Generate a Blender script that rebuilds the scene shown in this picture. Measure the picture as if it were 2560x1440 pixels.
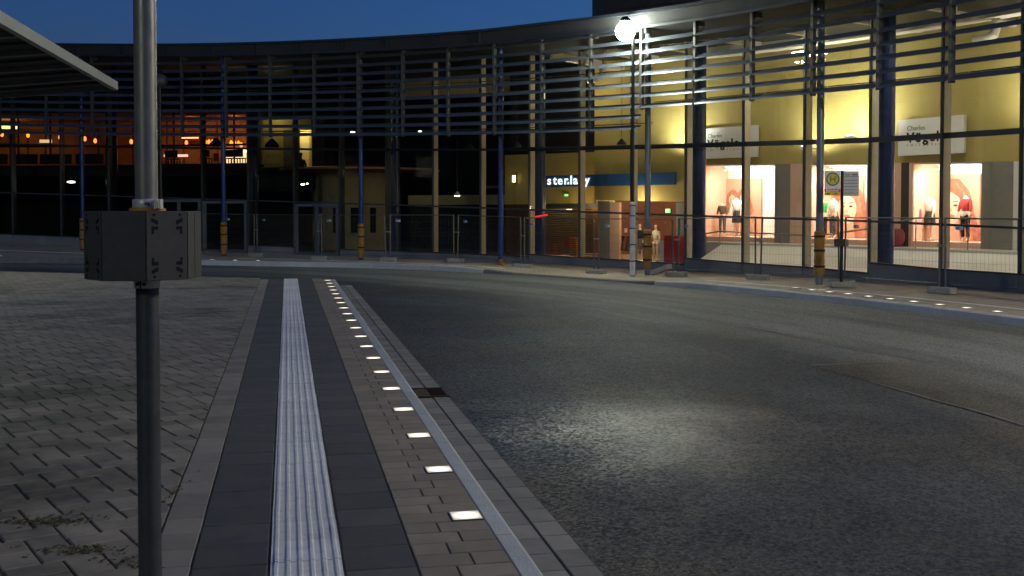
import bpy, math, random
import numpy as np
from mathutils import Vector, Matrix

random.seed(7)
for o in list(bpy.data.objects):
    bpy.data.objects.remove(o)
S = bpy.context.scene
COL = S.collection
PI = math.pi

# ------------------------------------------------------------------ camera
F, H = 2700.0, 1.475                      # focal length in photo pixels (2560 wide), eye height in m
EPS = math.atan(80 / 2700)
CE, SE = math.cos(EPS), math.sin(EPS)
cd = bpy.data.cameras.new('camera')
cam = bpy.data.objects.new('camera', cd)
COL.objects.link(cam)
cd.sensor_width = 36
cd.lens = 36 * F / 2560
cd.shift_y = -112 / 2560
cd.clip_start, cd.clip_end = 0.05, 3000
cam.location = (0, 0, H)
cam.rotation_euler = (PI / 2 - EPS, 0, 0)
S.camera = cam

# ------------------------------------------------------------------ sky, sun, exposure
SUN_EL, SUN_ROT = math.radians(-0.5), math.radians(68)
w = bpy.data.worlds.new('World')
S.world = w
w.use_nodes = True
nt = w.node_tree
bg = nt.nodes['Background']
sky = nt.nodes.new('ShaderNodeTexSky')
sky.sky_type = 'NISHITA'
sky.sun_disc = False
sky.sun_elevation = SUN_EL
sky.sun_rotation = SUN_ROT
sky.air_density, sky.dust_density, sky.ozone_density = 1.0, 0.5, 4.7
nt.links.new(sky.outputs[0], bg.inputs[0])
bg.inputs[1].default_value = 0.15
SKY_BG = bg
S.view_settings.view_transform = 'Standard'
S.view_settings.look = 'None'
EXPO = 1.95                               # a long night exposure
LS = 2 ** -EXPO
S.view_settings.exposure = EXPO
S.view_settings.gamma = 1
S.cycles.use_denoising = True
S.cycles.transparent_max_bounces = 24
S.cycles.max_bounces = 8
S.cycles.sample_clamp_indirect = 4

# ------------------------------------------------------------------ geometry of the place
CX, CY, RG = -20.958, 6.2131, 34.2803      # centre and radius of the curved glass front
A0, DA = 1.504028, -0.0555592              # angle of mullion 0 and step from mullion to mullion
TH = math.atan(562 / 2700)                 # direction of the platform strips
ST, CT = math.sin(TH), math.cos(TH)
ROAD_Z = -0.14


def ray(px, py):
    u, v = (px - 1280) / F, (608 - py) / F
    return u, CE + v * SE, -SE + v * CE


def at(px, py, Y):
    d = ray(px, py)
    t = Y / d[1]
    return Vector((d[0] * t, Y, H + d[2] * t))


def gnd(px, py, z=0.0):
    d = ray(px, py)
    t = (z - H) / d[2]
    return Vector((d[0] * t, d[1] * t, z))


def ia(px, off, py=450):
    d = ray(px, py)
    k = d[0] / d[1]
    r = RG - off
    a, b, c = 1 + k * k, -2 * (k * CX + CY), CX * CX + CY * CY - r * r
    Y = (-b + math.sqrt(b * b - 4 * a * c)) / (2 * a)
    return (math.atan2(Y - CY, k * Y - CX) - A0) / DA


def zat(px, py, off):
    i = ia(px, off, py)
    return at(px, py, A(i, off, 0).y).z


def A(i, off, z):                          # point beside mullion i, off metres in front of the glass
    a = A0 + DA * i
    r = RG - off
    return Vector((CX + r * math.cos(a), CY + r * math.sin(a), z))


def arz(i):                                # rotation that turns +X along the front (to the right) and -Y towards the road
    return A0 + DA * i - PI / 2


def SL(s, l, z=0.0):                       # platform: s metres along the strips, l metres across
    return Vector((-s * ST + l * CT, s * CT + l * ST, z))


def tab(*pts):
    xs, ys = [p[0] for p in pts], [p[1] for p in pts]
    return lambda i: float(np.interp(i, xs, ys))


def pline(pts, off):                       # heights along the front
    q = [(ia(px, off, py), zat(px, py, off)) for px, py in pts]
    a, b = q[0], q[-1]
    return tab(*q)


zT1 = tab((-5, 4.2), (0.16, 3.95), (4.8, 3.71), (10, 3.41), (11.6, 3.33), (14.2, 3.22), (16.9, 3.08), (18.9, 3.04), (24, 2.95))
zT2 = tab((-5, 2.42), (0.15, 2.15), (4.8, 1.87), (10, 1.58), (11.6, 1.48), (14.2, 1.35), (16.9, 1.25), (18.9, 1.15), (24, 1.0))
zTop = tab((-5, 7.5), (5.7, 6.96), (9, 6.62), (11, 6.47), (14, 6.31), (17, 6.24), (24, 6.15))
zRoof = tab((-5, 7.6), (2, 7.19), (6, 6.91), (9.25, 6.68), (11.4, 6.51), (12.6, 6.45), (13.65, 6.37), (15.3, 6.25), (17, 6.16), (24, 6.0))
zSillA = tab((-5, .95), (.14, .61), (4.8, .29), (7, .19), (10, .13), (11, .1))
zSillB = tab((11, .18), (12, .13), (13, .11), (14, .06))
zSillC = tab((14, .23), (15, .17), (16, .15), (17, .09))
zSillD = tab((17, .33), (18, .27), (19, .26), (24, .2))
zB = tab((-5, .6), (0, .27), (2, .17), (4.8, -.02), (7, -.06), (10, -.08), (13, -.14), (16, -.11), (20, -.09), (30, -.09))
zK = tab((-5, .25), (0, .1), (3, .02), (6, 0), (11.6, 0), (13, -.1), (15.3, -.1), (16.3, -.02), (30, -.02))
kOff = tab((-6, 10), (2, 6.5), (7.6, 5.4), (9.35, 4.7), (11, 4.42), (16, 4.6), (21, 4.8), (30, 4.8))
zLou = tab((-5, 4.52), (1, 4.21), (7.6, 3.89), (11.5, 3.68), (14.4, 3.54))
zLouR = tab((14.4, 4.05), (17.4, 3.94), (20.2, 3.80), (24, 3.7))


def zSill(i):
    return zSillA(i) if i < 11 else zSillB(i) if i < 14 else zSillC(i) if i < 17 else zSillD(i)


def zP(i, off):                            # height of the far pavement
    t = min(1, max(0, off / kOff(i)))
    return zB(i) * (1 - t) + zK(i) * t


# ------------------------------------------------------------------ helpers
def M(name, c, r=.6, m=0.0, var=.12, sc=6.0, bump=0.0, bsc=80.0, emit=0.0, ec=None, spec=.5, tone=0.0, rvar=0.0, c2=None, sc2=1.2, amt2=0.0, coat=0.0, lo2=.48, hi2=.72):
    ma = bpy.data.materials.new(name)
    ma.use_nodes = True
    t = ma.node_tree
    n, L = t.nodes, t.links
    b = n['Principled BSDF']
    b.inputs['Roughness'].default_value = r
    b.inputs['Metallic'].default_value = m
    b.inputs['Specular IOR Level'].default_value = spec
    b.inputs['Coat Weight'].default_value = coat
    geo = n.new('ShaderNodeNewGeometry')
    nz = n.new('ShaderNodeTexNoise')
    nz.inputs['Scale'].default_value = sc
    nz.inputs['Detail'].default_value = 6
    nz.inputs['Roughness'].default_value = .65
    L.new(geo.outputs['Position'], nz.inputs['Vector'])
    mp = n.new('ShaderNodeMapRange')
    mp.inputs[1].default_value, mp.inputs[2].default_value = .3, .7
    mp.inputs[3].default_value, mp.inputs[4].default_value = 1 - var, 1 + var
    L.new(nz.outputs[0], mp.inputs[0])
    val = mp.outputs[0]
    if tone:
        at_ = n.new('ShaderNodeAttribute')
        at_.attribute_name = 'tone'
        m2 = n.new('ShaderNodeMapRange')
        m2.inputs[3].default_value, m2.inputs[4].default_value = 1 - tone, 1 + tone
        L.new(at_.outputs['Fac'], m2.inputs[0])
        mm = n.new('ShaderNodeMath')
        mm.operation = 'MULTIPLY'
        L.new(val, mm.inputs[0])
        L.new(m2.outputs[0], mm.inputs[1])
        val = mm.outputs[0]
    hs = n.new('ShaderNodeVectorMath')
    hs.operation = 'SCALE'
    hs.inputs[0].default_value = c
    L.new(val, hs.inputs['Scale'])
    colr = hs.outputs[0]
    if amt2:
        n2 = n.new('ShaderNodeTexNoise')
        n2.inputs['Scale'].default_value = sc2
        n2.inputs['Detail'].default_value = 8
        n2.inputs['Roughness'].default_value = .7
        L.new(geo.outputs['Position'], n2.inputs['Vector'])
        r2 = n.new('ShaderNodeMapRange')
        r2.inputs[1].default_value, r2.inputs[2].default_value = lo2, hi2
        r2.inputs[3].default_value, r2.inputs[4].default_value = 0, amt2
        L.new(n2.outputs[0], r2.inputs[0])
        mx = n.new('ShaderNodeMix')
        mx.data_type = 'RGBA'
        L.new(r2.outputs[0], mx.inputs[0])
        L.new(colr, mx.inputs[6])
        mx.inputs[7].default_value = (*c2, 1)
        colr = mx.outputs[2]
    L.new(colr, b.inputs['Base Color'])
    if rvar:
        m3 = n.new('ShaderNodeMapRange')
        m3.inputs[1].default_value, m3.inputs[2].default_value = .35, .65
        m3.inputs[3].default_value, m3.inputs[4].default_value = max(.03, r - rvar), min(1, r + rvar)
        L.new(nz.outputs[0], m3.inputs[0])
        L.new(m3.outputs[0], b.inputs['Roughness'])
    if bump:
        nb = n.new('ShaderNodeTexNoise')
        nb.inputs['Scale'].default_value = bsc
        nb.inputs['Detail'].default_value = 4
        L.new(geo.outputs['Position'], nb.inputs['Vector'])
        bp = n.new('ShaderNodeBump')
        bp.inputs['Strength'].default_value = bump
        bp.inputs['Distance'].default_value = .01
        L.new(nb.outputs[0], bp.inputs['Height'])
        L.new(bp.outputs[0], b.inputs['Normal'])
    if emit:
        b.inputs['Emission Color'].default_value = (*(ec or c), 1)
        b.inputs['Emission Strength'].default_value = emit * LS
    return ma


class MB:
    def __init__(s):
        s.v, s.f, s.t, s.mi = [], [], [], []

    def poly(s, pts, mi=0, tone=.5):
        k = len(s.v)
        s.v += [tuple(p) for p in pts]
        s.f.append(tuple(range(k, k + len(pts))))
        s.t.append(tone)
        s.mi.append(mi)
        return s

    def hexa(s, p, tone=.5, mi=0):         # p: 4 bottom points ccw then 4 top points
        k = len(s.v)
        s.v += [tuple(q) for q in p]
        for f in ((3, 2, 1, 0), (4, 5, 6, 7), (0, 1, 5, 4), (1, 2, 6, 5), (2, 3, 7, 6), (3, 0, 4, 7)):
            s.f.append(tuple(k + j for j in f))
            s.t.append(tone)
            s.mi.append(mi)
        return s

    def box(s, c, size, rz=0.0, mi=0, R=None):
        x, y, z = (q / 2 for q in size)
        pts = [Vector(q) for q in ((-x, -y, -z), (x, -y, -z), (x, y, -z), (-x, y, -z), (-x, -y, z), (x, -y, z), (x, y, z), (-x, y, z))]
        m = R if R is not None else Matrix.Rotation(rz, 3, 'Z')
        return s.hexa([m @ q + Vector(c) for q in pts], mi=mi)

    def prism(s, poly, z0, z1, inset=0.0, cz=0.0, tone=.5):   # ccw xy polygon, optional chamfer
        n = len(poly)
        k = len(s.v)
        cx = sum(p[0] for p in poly) / n
        cy = sum(p[1] for p in poly) / n
        rings = [(z0, 0.0)]
        if inset:
            rings += [(z1 - cz, 0.0), (z1, inset)]
        else:
            rings += [(z1, 0.0)]
        for z, ins in rings:
            for p in poly:
                d = math.hypot(p[0] - cx, p[1] - cy) or 1
                q = 1 - ins * 1.3 / d
                s.v.append((cx + (p[0] - cx) * q, cy + (p[1] - cy) * q, z))
        for r in range(len(rings) - 1):
            for j in range(n):
                a, b = k + r * n + j, k + r * n + (j + 1) % n
                s.f.append((a, b, b + n, a + n))
                s.t.append(tone)
                s.mi.append(0)
        s.f.append(tuple(k + (len(rings) - 1) * n + j for j in range(n)))
        s.t.append(tone)
        s.mi.append(0)
        return s

    def tube(s, path, r, n=8, cap=True, mi=0):   # r: number or list
        k = len(s.v)
        P = [Vector(p) for p in path]
        rr = r if isinstance(r, (list, tuple)) else [r] * len(P)
        up = None
        for i, p in enumerate(P):
            d = (P[min(i + 1, len(P) - 1)] - P[max(i - 1, 0)]).normalized()
            if up is None:
                up = Vector((1, 0, 0)) if abs(d.x) < .9 else Vector((0, 1, 0))
            a = (up - d * up.dot(d)).normalized()
            up = a
            b = d.cross(a)
            for j in range(n):
                q = 2 * PI * j / n
                s.v.append(tuple(p + (a * math.cos(q) + b * math.sin(q)) * rr[i]))
        for i in range(len(P) - 1):
            for j in range(n):
                e = k + i * n + j
                g = k + i * n + (j + 1) % n
                s.f.append((e, g, g + n, e + n))
                s.t.append(.5)
                s.mi.append(mi)
        if cap:
            s.f.append(tuple(k + j for j in reversed(range(n))))
            s.f.append(tuple(k + (len(P) - 1) * n + j for j in range(n)))
            s.t += [.5, .5]
            s.mi += [mi, mi]
        return s

    def lathe(s, prof, c=(0, 0, 0), n=20, mi=0):   # prof: (r, z)
        return s.tube([(c[0], c[1], c[2] + z) for r, z in prof], [max(r, 1e-4) for r, z in prof], n, True, mi) if all(prof[j + 1][1] > prof[j][1] for j in range(len(prof) - 1)) else s._lathe(prof, c, n, mi)

    def _lathe(s, prof, c, n, mi):
        k = len(s.v)
        for r, z in prof:
            for j in range(n):
                q = 2 * PI * j / n
                s.v.append((c[0] + r * math.cos(q), c[1] + r * math.sin(q), c[2] + z))
        for i in range(len(prof) - 1):
            for j in range(n):
                e = k + i * n + j
                g = k + i * n + (j + 1) % n
                s.f.append((e, g, g + n, e + n))
                s.t.append(.5)
                s.mi.append(mi)
        return s

    def arc(s, i0, i1, o0, o1, zl, zh, n=1, mi=0):   # curved block along the front; o0 > o1
        zl = zl if callable(zl) else (lambda i, q=zl: q)
        zh = zh if callable(zh) else (lambda i, q=zh: q)
        k = len(s.v)
        for j in range(n + 1):
            i = i0 + (i1 - i0) * j / n
            for o, z in ((o0, zl(i)), (o1, zl(i)), (o1, zh(i)), (o0, zh(i))):
                s.v.append(tuple(A(i, o, z)))
        for j in range(n):
            a = k + 4 * j
            for q in range(4):
                r = (q + 1) % 4
                s.f.append((a + q, a + 4 + q, a + 4 + r, a + r))
                s.t.append(.5)
                s.mi.append(mi)
        s.f += [(k, k + 1, k + 2, k + 3), tuple(k + 4 * n + q for q in (3, 2, 1, 0))]
        s.t += [.5, .5]
        s.mi += [mi, mi]
        return s

    def mesh(s, name, mats, smooth=False):
        me = bpy.data.meshes.new(name)
        me.from_pydata(s.v, [], s.f)
        for q in (mats if isinstance(mats, (list, tuple)) else [mats]):
            me.materials.append(q)
        a = me.attributes.new('tone', 'FLOAT', 'FACE')
        a.data.foreach_set('value', s.t)
        me.polygons.foreach_set('material_index', s.mi)
        if smooth:
            me.polygons.foreach_set('use_smooth', [True] * len(me.polygons))
            me.set_sharp_from_angle(angle=math.radians(40))
        me.update()
        return me

    def build(s, name, mats, parent=None, smooth=False, **kw):
        return ob(name, s.mesh(name, mats, smooth), parent, **kw)


def ob(name, me, parent=None, loc=(0, 0, 0), rz=0.0, **kw):
    o = bpy.data.objects.new(name, me)
    COL.objects.link(o)
    o.location = loc
    o.rotation_euler = (0, 0, rz)
    if parent is not None:
        o.parent = parent
        if kw.pop('world', True):
            o.matrix_parent_inverse = (Matrix.Translation(parent.location) @ parent.rotation_euler.to_matrix().to_4x4()).inverted()
    kw.pop('world', None)
    tag(o, **kw)
    return o


def tag(o, label=None, cat=None, group=None, kind=None):
    if label:
        o['label'] = label
    if cat:
        o['category'] = cat
    if group:
        o['group'] = group
    if kind:
        o['kind'] = kind
    return o


def thing(name, label, cat, loc=(0, 0, 0), rz=0.0, group=None):
    o = bpy.data.objects.new(name, None)
    COL.objects.link(o)
    o.location = loc
    o.rotation_euler = (0, 0, rz)
    o.empty_display_size = .2
    return tag(o, label, cat, group)


def copy_tree(o, parent=None):
    c = o.copy()
    COL.objects.link(c)
    c.parent = parent
    for ch in [q for q in o.children]:
        copy_tree(ch, c)
    return c


def light(name, kind, loc, energy, color, parent=None, size=.1, target=None, spot=None):
    d = bpy.data.lights.new(name, kind)
    d.energy = energy * LS
    d.color = color
    if kind == 'AREA':
        d.shape = 'RECTANGLE'
        d.size, d.size_y = size if isinstance(size, tuple) else (size, size)
    else:
        d.shadow_soft_size = size
    if spot:
        d.spot_size = spot
        d.spot_blend = .8
    o = bpy.data.objects.new(name, d)
    COL.objects.link(o)
    o.location = loc
    if target is not None:
        o.rotation_euler = (Vector(target) - Vector(loc)).to_track_quat('-Z', 'Y').to_euler()
    if parent is not None:
        o.parent = parent
        o.matrix_parent_inverse = (Matrix.Translation(parent.location) @ parent.rotation_euler.to_matrix().to_4x4()).inverted()
    return o


def text_mesh(name, body, size, mat, bold=0.0, depth=.01, spacing=1.0, align='LEFT'):
    cu = bpy.data.curves.new(name, 'FONT')
    cu.body = body
    cu.size = size
    cu.offset = bold
    cu.extrude = depth
    cu.space_character = spacing
    cu.align_x = align
    cu.resolution_u = 3
    o = bpy.data.objects.new(name, cu)
    COL.objects.link(o)
    dg = bpy.context.evaluated_depsgraph_get()
    me = bpy.data.meshes.new_from_object(o.evaluated_get(dg))
    bpy.data.objects.remove(o)
    me.materials.clear()
    me.materials.append(mat)
    return me


def place_text(name, me, parent, p, rz):   # upright lettering facing the road
    o = bpy.data.objects.new(name, me)
    COL.objects.link(o)
    o.matrix_world = Matrix.Translation(p) @ Matrix.Rotation(rz, 4, 'Z') @ Matrix.Rotation(PI / 2, 4, 'X')
    if parent is not None:
        o.parent = parent
        o.matrix_parent_inverse = (Matrix.Translation(parent.location) @ parent.rotation_euler.to_matrix().to_4x4()).inverted()
    return o


def skin(name, joints, edges, mats, parent=None, sub=1, root=0, **kw):
    me = bpy.data.meshes.new(name)
    me.from_pydata([j[0] for j in joints], edges, [])
    o = bpy.data.objects.new(name, me)
    COL.objects.link(o)
    sk = o.modifiers.new('skin', 'SKIN')
    sk.use_smooth_shade = True
    for q, j in zip(me.skin_vertices[0].data, joints):
        r = j[1]
        q.radius = r if isinstance(r, tuple) else (r, r)
    me.skin_vertices[0].data[root].use_root = True
    ss = o.modifiers.new('sub', 'SUBSURF')
    ss.levels = ss.render_levels = sub
    dg = bpy.context.evaluated_depsgraph_get()
    m2 = bpy.data.meshes.new_from_object(o.evaluated_get(dg))
    bpy.data.objects.remove(o)
    m2.materials.clear()
    for q in (mats if isinstance(mats, (list, tuple)) else [mats]):
        m2.materials.append(q)
    m2.polygons.foreach_set('use_smooth', [True] * len(m2.polygons))
    return ob(name, m2, parent, **kw)


# ------------------------------------------------------------------ materials
MT = {}
ORD = 'first second third fourth fifth sixth seventh eighth ninth tenth eleventh twelfth thirteenth fourteenth fifteenth sixteenth seventeenth eighteenth nineteenth twentieth twenty-first twenty-second'.split()
MT['joint'] = M('joint_sand', (.10, .086, .06), .95, var=.4, sc=20, bump=.5, bsc=120, c2=(.04, .05, .015), sc2=.8, amt2=.6)
MT['paver'] = M('grey_paver', (.29, .243, .178), .75, var=.22, sc=3.5, bump=.25, bsc=160, tone=.2, c2=(.068, .066, .034), sc2=.42, amt2=.8, rvar=.15, lo2=.5, hi2=.62)
MT['border'] = M('border_paver', (.29, .25, .195), .75, var=.15, sc=4, bump=.2, bsc=160, tone=.14, c2=(.12, .11, .08), sc2=.9, amt2=.35)
MT['strip'] = M('strip_paver', (.31, .245, .175), .72, var=.14, sc=5, bump=.2, bsc=170, tone=.12, c2=(.13, .115, .09), sc2=1.5, amt2=.3)
MT['dark'] = M('dark_slab', (.102, .094, .082), .7, var=.2, sc=6, bump=.3, bsc=200, tone=.14, rvar=.15)
MT['tactile'] = M('tactile_white', (.84, .82, .77), .65, var=.08, sc=9, bump=.15, bsc=200, tone=.06, c2=(.35, .33, .3), sc2=14, amt2=.35)
MT['gutter'] = M('gutter_stone', (.25, .225, .19), .75, var=.18, sc=4, bump=.25, bsc=150, tone=.15)
MT['concrete'] = M('concrete', (.30, .29, .25), .85, var=.2, sc=12, bump=.3, bsc=90)
MT['metal'] = M('galvanised_steel', (.27, .25, .21), .42, .45, var=.12, sc=20, rvar=.1)
MT['darkmetal'] = M('dark_steel', (.075, .078, .078), .5, .4, var=.2, sc=14, bump=.1, bsc=120)
MT['boxmetal'] = M('anthracite_powder_coat', (.068, .062, .055), .72, .0, var=.12, sc=30, bump=.12, bsc=400)
MT['black'] = M('black_void', (.004, .004, .004), .9, var=0)
MT['orange'] = M('orange_plastic', (.62, .26, .01), .5, var=.2, sc=30)
MT['clamp'] = M('clamp_steel', (.6, .6, .57), .4, .2, var=.15, sc=25)
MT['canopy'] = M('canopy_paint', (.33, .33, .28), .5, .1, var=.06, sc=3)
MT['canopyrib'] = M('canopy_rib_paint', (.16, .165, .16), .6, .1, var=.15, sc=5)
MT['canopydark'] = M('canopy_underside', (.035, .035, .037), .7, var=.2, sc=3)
MT['blue'] = M('blue_paint', (.007, .022, .13), .38, var=.15, sc=5, spec=.5)
MT['greyblue'] = M('grey_blue_paint', (.17, .19, .23), .38, .2, var=.12, sc=5)
MT['navy'] = M('navy_column_paint', (.010, .026, .10), .3, var=.15, sc=3, spec=.5)
MT['louvre'] = M('louvre_aluminium', (.085, .10, .125), .45, .4, var=.12, sc=5, rvar=.08)
MT['hanger'] = M('hanger_steel', (.08, .08, .077), .5, .4, var=.12, sc=9)
MT['cap'] = M('mullion_cap', (.075, .08, .085), .45, .5, var=.1)
MT['fin'] = M('cream_fin', (.42, .385, .31), .55, var=.07)
MT['plinth'] = M('plinth_panel', (.25, .255, .26), .55, .1, var=.18, sc=3, c2=(.1, .11, .12), sc2=1.5, amt2=.5)
MT['rooff'] = M('roof_fascia', (.022, .027, .038), .5, .4, var=.2, sc=3)
MT['soffit'] = M('dark_soffit', (.02, .02, .022), .8, var=.2)
MT['brown'] = M('brown_cladding', (.055, .042, .03), .7, var=.15, sc=2)
MT['wrap'] = M('coconut_wrap', (.33, .17, .04), .9, var=.3, sc=14, bump=.8, bsc=70)
MT['whitewrap'] = M('white_wrap', (.66, .66, .66), .7, var=.12, sc=10, bump=.8, bsc=40)
MT['strap'] = M('black_strap', (.01, .01, .01), .7, var=.1)
MT['postblack'] = M('black_lamp_post', (.02, .02, .02), .4, .3, var=.1)
MT['yellow'] = M('yellow_wall', (.47, .375, .115), .75, var=.05, sc=2.5, bump=.1, bsc=50)
MT['white'] = M('white_paint', (.78, .76, .72), .6, var=.03)
MT['ceil'] = M('ceiling_white', (.72, .68, .58), .8, var=.06, sc=2)
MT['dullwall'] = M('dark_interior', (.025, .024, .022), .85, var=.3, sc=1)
MT['beige'] = M('beige_wall', (.40, .33, .18), .8, var=.08, sc=2)
MT['red'] = M('red_paint', (.52, .012, .018), .45, var=.1)
MT['redroof'] = M('red_roof_edge', (.30, .03, .02), .6, var=.1)
MT['peach'] = M('peach_wall', (.74, .47, .35), .7, var=.05)
MT['greywall'] = M('grey_panel', (.24, .23, .2), .6, var=.08)
MT['floor'] = M('mall_floor', (.55, .52, .46), .35, var=.06)
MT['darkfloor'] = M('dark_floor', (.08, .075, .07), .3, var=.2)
MT['shutter'] = M('shutter_slat', (.20, .12, .05), .4, .5, var=.15, sc=4)
MT['signblue'] = M('sign_blue', (.02, .085, .25), .5, var=.05)
MT['skin'] = M('mannequin_skin', (.72, .55, .42), .45, var=.05)
MT['fencewire'] = M('fence_zinc', (.15, .15, .14), .5, .7, var=.15)


def glass_mat():
    ma = bpy.data.materials.new('window_glass')
    ma.use_nodes = True
    t = ma.node_tree
    n, L = t.nodes, t.links
    n.remove(n['Principled BSDF'])
    tr = n.new('ShaderNodeBsdfTransparent')
    tr.inputs[0].default_value = (.93, .95, .93, 1)
    gl = n.new('ShaderNodeBsdfGlossy')
    gl.inputs['Roughness'].default_value = .015
    fr = n.new('ShaderNodeFresnel')
    fr.inputs[0].default_value = 1.38
    mx = n.new('ShaderNodeMixShader')
    L.new(fr.outputs[0], mx.inputs[0])
    L.new(tr.outputs[0], mx.inputs[1])
    L.new(gl.outputs[0], mx.inputs[2])
    L.new(mx.outputs[0], n['Material Output'].inputs[0])
    return ma


MT['glass'] = glass_mat()


def emit_mat(name, c, s):
    ma = bpy.data.materials.new(name)
    ma.use_nodes = True
    b = ma.node_tree.nodes['Principled BSDF']
    b.inputs['Base Color'].default_value = (*c, 1)
    b.inputs['Emission Color'].default_value = (*c, 1)
    b.inputs['Emission Strength'].default_value = s * LS
    return ma


MT['lampglow'] = emit_mat('lamp_opal_lit', (.92, 1, .82), 290)
MT['lampstrong'] = emit_mat('lamp_flood_lit', (1, .98, .86), 980)
MT['greenglow'] = emit_mat('greenish_glow', (.8, 1, .7), 14)
MT['amber'] = emit_mat('amber_lamp_lit', (1, .20, .02), 3.4)
MT['exit'] = emit_mat('exit_sign_lit', (.25, .9, .25), 1.6)
MT['letter'] = emit_mat('lit_letters', (.9, 1, .97), 1.6)
MT['warmstrip'] = emit_mat('warm_strip_lit', (1, .8, .45), 3)
MT['redneon'] = emit_mat('red_neon', (1, .02, .02), 1.5)


def asphalt(name, base, warm, dark, lane_litc=(.21, .218, .195)):
    ma = bpy.data.materials.new(name)
    ma.use_nodes = True
    t = ma.node_tree
    n, L = t.nodes, t.links
    b = n['Principled BSDF']
    geo = n.new('ShaderNodeNewGeometry')

    def noise(scale, detail=6, rough=.6, vec=None):
        q = n.new('ShaderNodeTexNoise')
        q.inputs['Scale'].default_value = scale
        q.inputs['Detail'].default_value = detail
        q.inputs['Roughness'].default_value = rough
        L.new(vec or geo.outputs['Position'], q.inputs['Vector'])
        return q.outputs[0]

    def rng(v, a, c, d, e):
        q = n.new('ShaderNodeMapRange')
        q.inputs[1].default_value, q.inputs[2].default_value, q.inputs[3].default_value, q.inputs[4].default_value = a, c, d, e
        L.new(v, q.inputs[0])
        return q.outputs[0]

    def math_(op, a, c):
        q = n.new('ShaderNodeMath')
        q.operation = op
        for j, v in enumerate((a, c)):
            if isinstance(v, (int, float)):
                q.inputs[j].default_value = v
            else:
                L.new(v, q.inputs[j])
        return q.outputs[0]

    def mix(f, a, c):
        q = n.new('ShaderNodeMix')
        q.data_type = 'RGBA'
        L.new(f, q.inputs[0])
        for j, v in ((6, a), (7, c)):
            if isinstance(v, tuple):
                q.inputs[j].default_value = (*v, 1)
            else:
                L.new(v, q.inputs[j])
        return q.outputs[2]

    # wheel tracks follow the bend: noise stretched along circles about the centre of the front
    sub = n.new('ShaderNodeVectorMath')
    sub.operation = 'SUBTRACT'
    sub.inputs[1].default_value = (CX, CY, 0)
    L.new(geo.outputs['Position'], sub.inputs[0])
    ln = n.new('ShaderNodeVectorMath')
    ln.operation = 'LENGTH'
    L.new(sub.outputs[0], ln.inputs[0])
    sp = n.new('ShaderNodeSeparateXYZ')
    L.new(sub.outputs[0], sp.inputs[0])
    ang = math_('ARCTAN2', sp.outputs[1], sp.outputs[0])
    cmb = n.new('ShaderNodeCombineXYZ')
    L.new(math_('MULTIPLY', ln.outputs['Value'], 1.1), cmb.inputs[0])
    L.new(math_('MULTIPLY', ang, 2.6), cmb.inputs[1])
    track = noise(1.0, 5, .6, cmb.outputs[0])
    spk = noise(260, 2, .6)
    agg = n.new('ShaderNodeTexVoronoi')
    agg.inputs['Scale'].default_value = 88
    L.new(geo.outputs['Position'], agg.inputs['Vector'])
    big = noise(.35, 6, .65)
    c1 = mix(rng(big, .40, .60, 0, 1), dark, base)
    c2 = mix(rng(noise(.3, 6, .65), .47, .62, 0, .8), c1, warm)
    c3 = mix(rng(track, .46, .62, 0, .75), c2, dark)
    lane_lit = rng(math_('ADD', ln.outputs['Value'], math_('MULTIPLY', noise(.9, 5, .6), 1.2)), RG - 8.9, RG - 7.4, 0, .85)  # far lane paler: lamplight on the road put into its colour
    c3 = mix(lane_lit, c3, mix(rng(track, .42, .62, 0, .55), lane_litc, dark))
    tone = math_('MULTIPLY', rng(spk, .3, .7, .5, 1.5), rng(agg.outputs['Color'], .1, .9, .25, 1.8))
    sc = n.new('ShaderNodeVectorMath')
    sc.operation = 'SCALE'
    L.new(c3, sc.inputs[0])
    L.new(tone, sc.inputs['Scale'])
    L.new(sc.outputs[0], b.inputs['Base Color'])
    wet = noise(1.1, 6, .65)
    # a shallow wet patch in the bay, drier towards its ragged edge
    wc = gnd(1610, 1075, ROAD_Z)
    wd = n.new('ShaderNodeVectorMath')
    wd.operation = 'DISTANCE'
    wd.inputs[1].default_value = wc
    L.new(geo.outputs['Position'], wd.inputs[0])
    ragged = math_('ADD', wd.outputs['Value'], math_('MULTIPLY', wet, 3.2))
    L.new(rng(ragged, 1.4, 3.5, .25, .66), b.inputs['Roughness'])
    # each stone of the surface is a little facet of its own: it catches lamps like wet chippings do
    fac = n.new('ShaderNodeVectorMath')
    fac.operation = 'SUBTRACT'
    fac.inputs[1].default_value = (.5, .5, .5)
    fv = n.new('ShaderNodeTexVoronoi')
    fv.inputs['Scale'].default_value = 48
    L.new(geo.outputs['Position'], fv.inputs['Vector'])
    L.new(fv.outputs['Color'], fac.inputs[0])
    fs = n.new('ShaderNodeVectorMath')
    fs.operation = 'MULTIPLY'
    fs.inputs[1].default_value = (.46, .46, 0)
    L.new(fac.outputs[0], fs.inputs[0])
    fa = n.new('ShaderNodeVectorMath')
    fa.operation = 'ADD'
    fa.inputs[1].default_value = (0, 0, 1)
    L.new(fs.outputs[0], fa.inputs[0])
    fn_ = n.new('ShaderNodeVectorMath')
    fn_.operation = 'NORMALIZE'
    L.new(fa.outputs[0], fn_.inputs[0])
    L.new(fn_.outputs[0], b.inputs['Normal'])
    b.inputs['Specular IOR Level'].default_value = .38
    return ma


MT['asphalt'] = asphalt('wet_asphalt', (.074, .076, .073), (.098, .076, .046), (.030, .032, .034))
MT['asphalt2'] = asphalt('brown_asphalt_patch', (.060, .056, .042), (.085, .06, .03), (.035, .034, .028))
MT['seam'] = M('pale_seam', (.15, .15, .14), .55, var=.3, sc=8, bump=.3, bsc=100)


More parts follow.
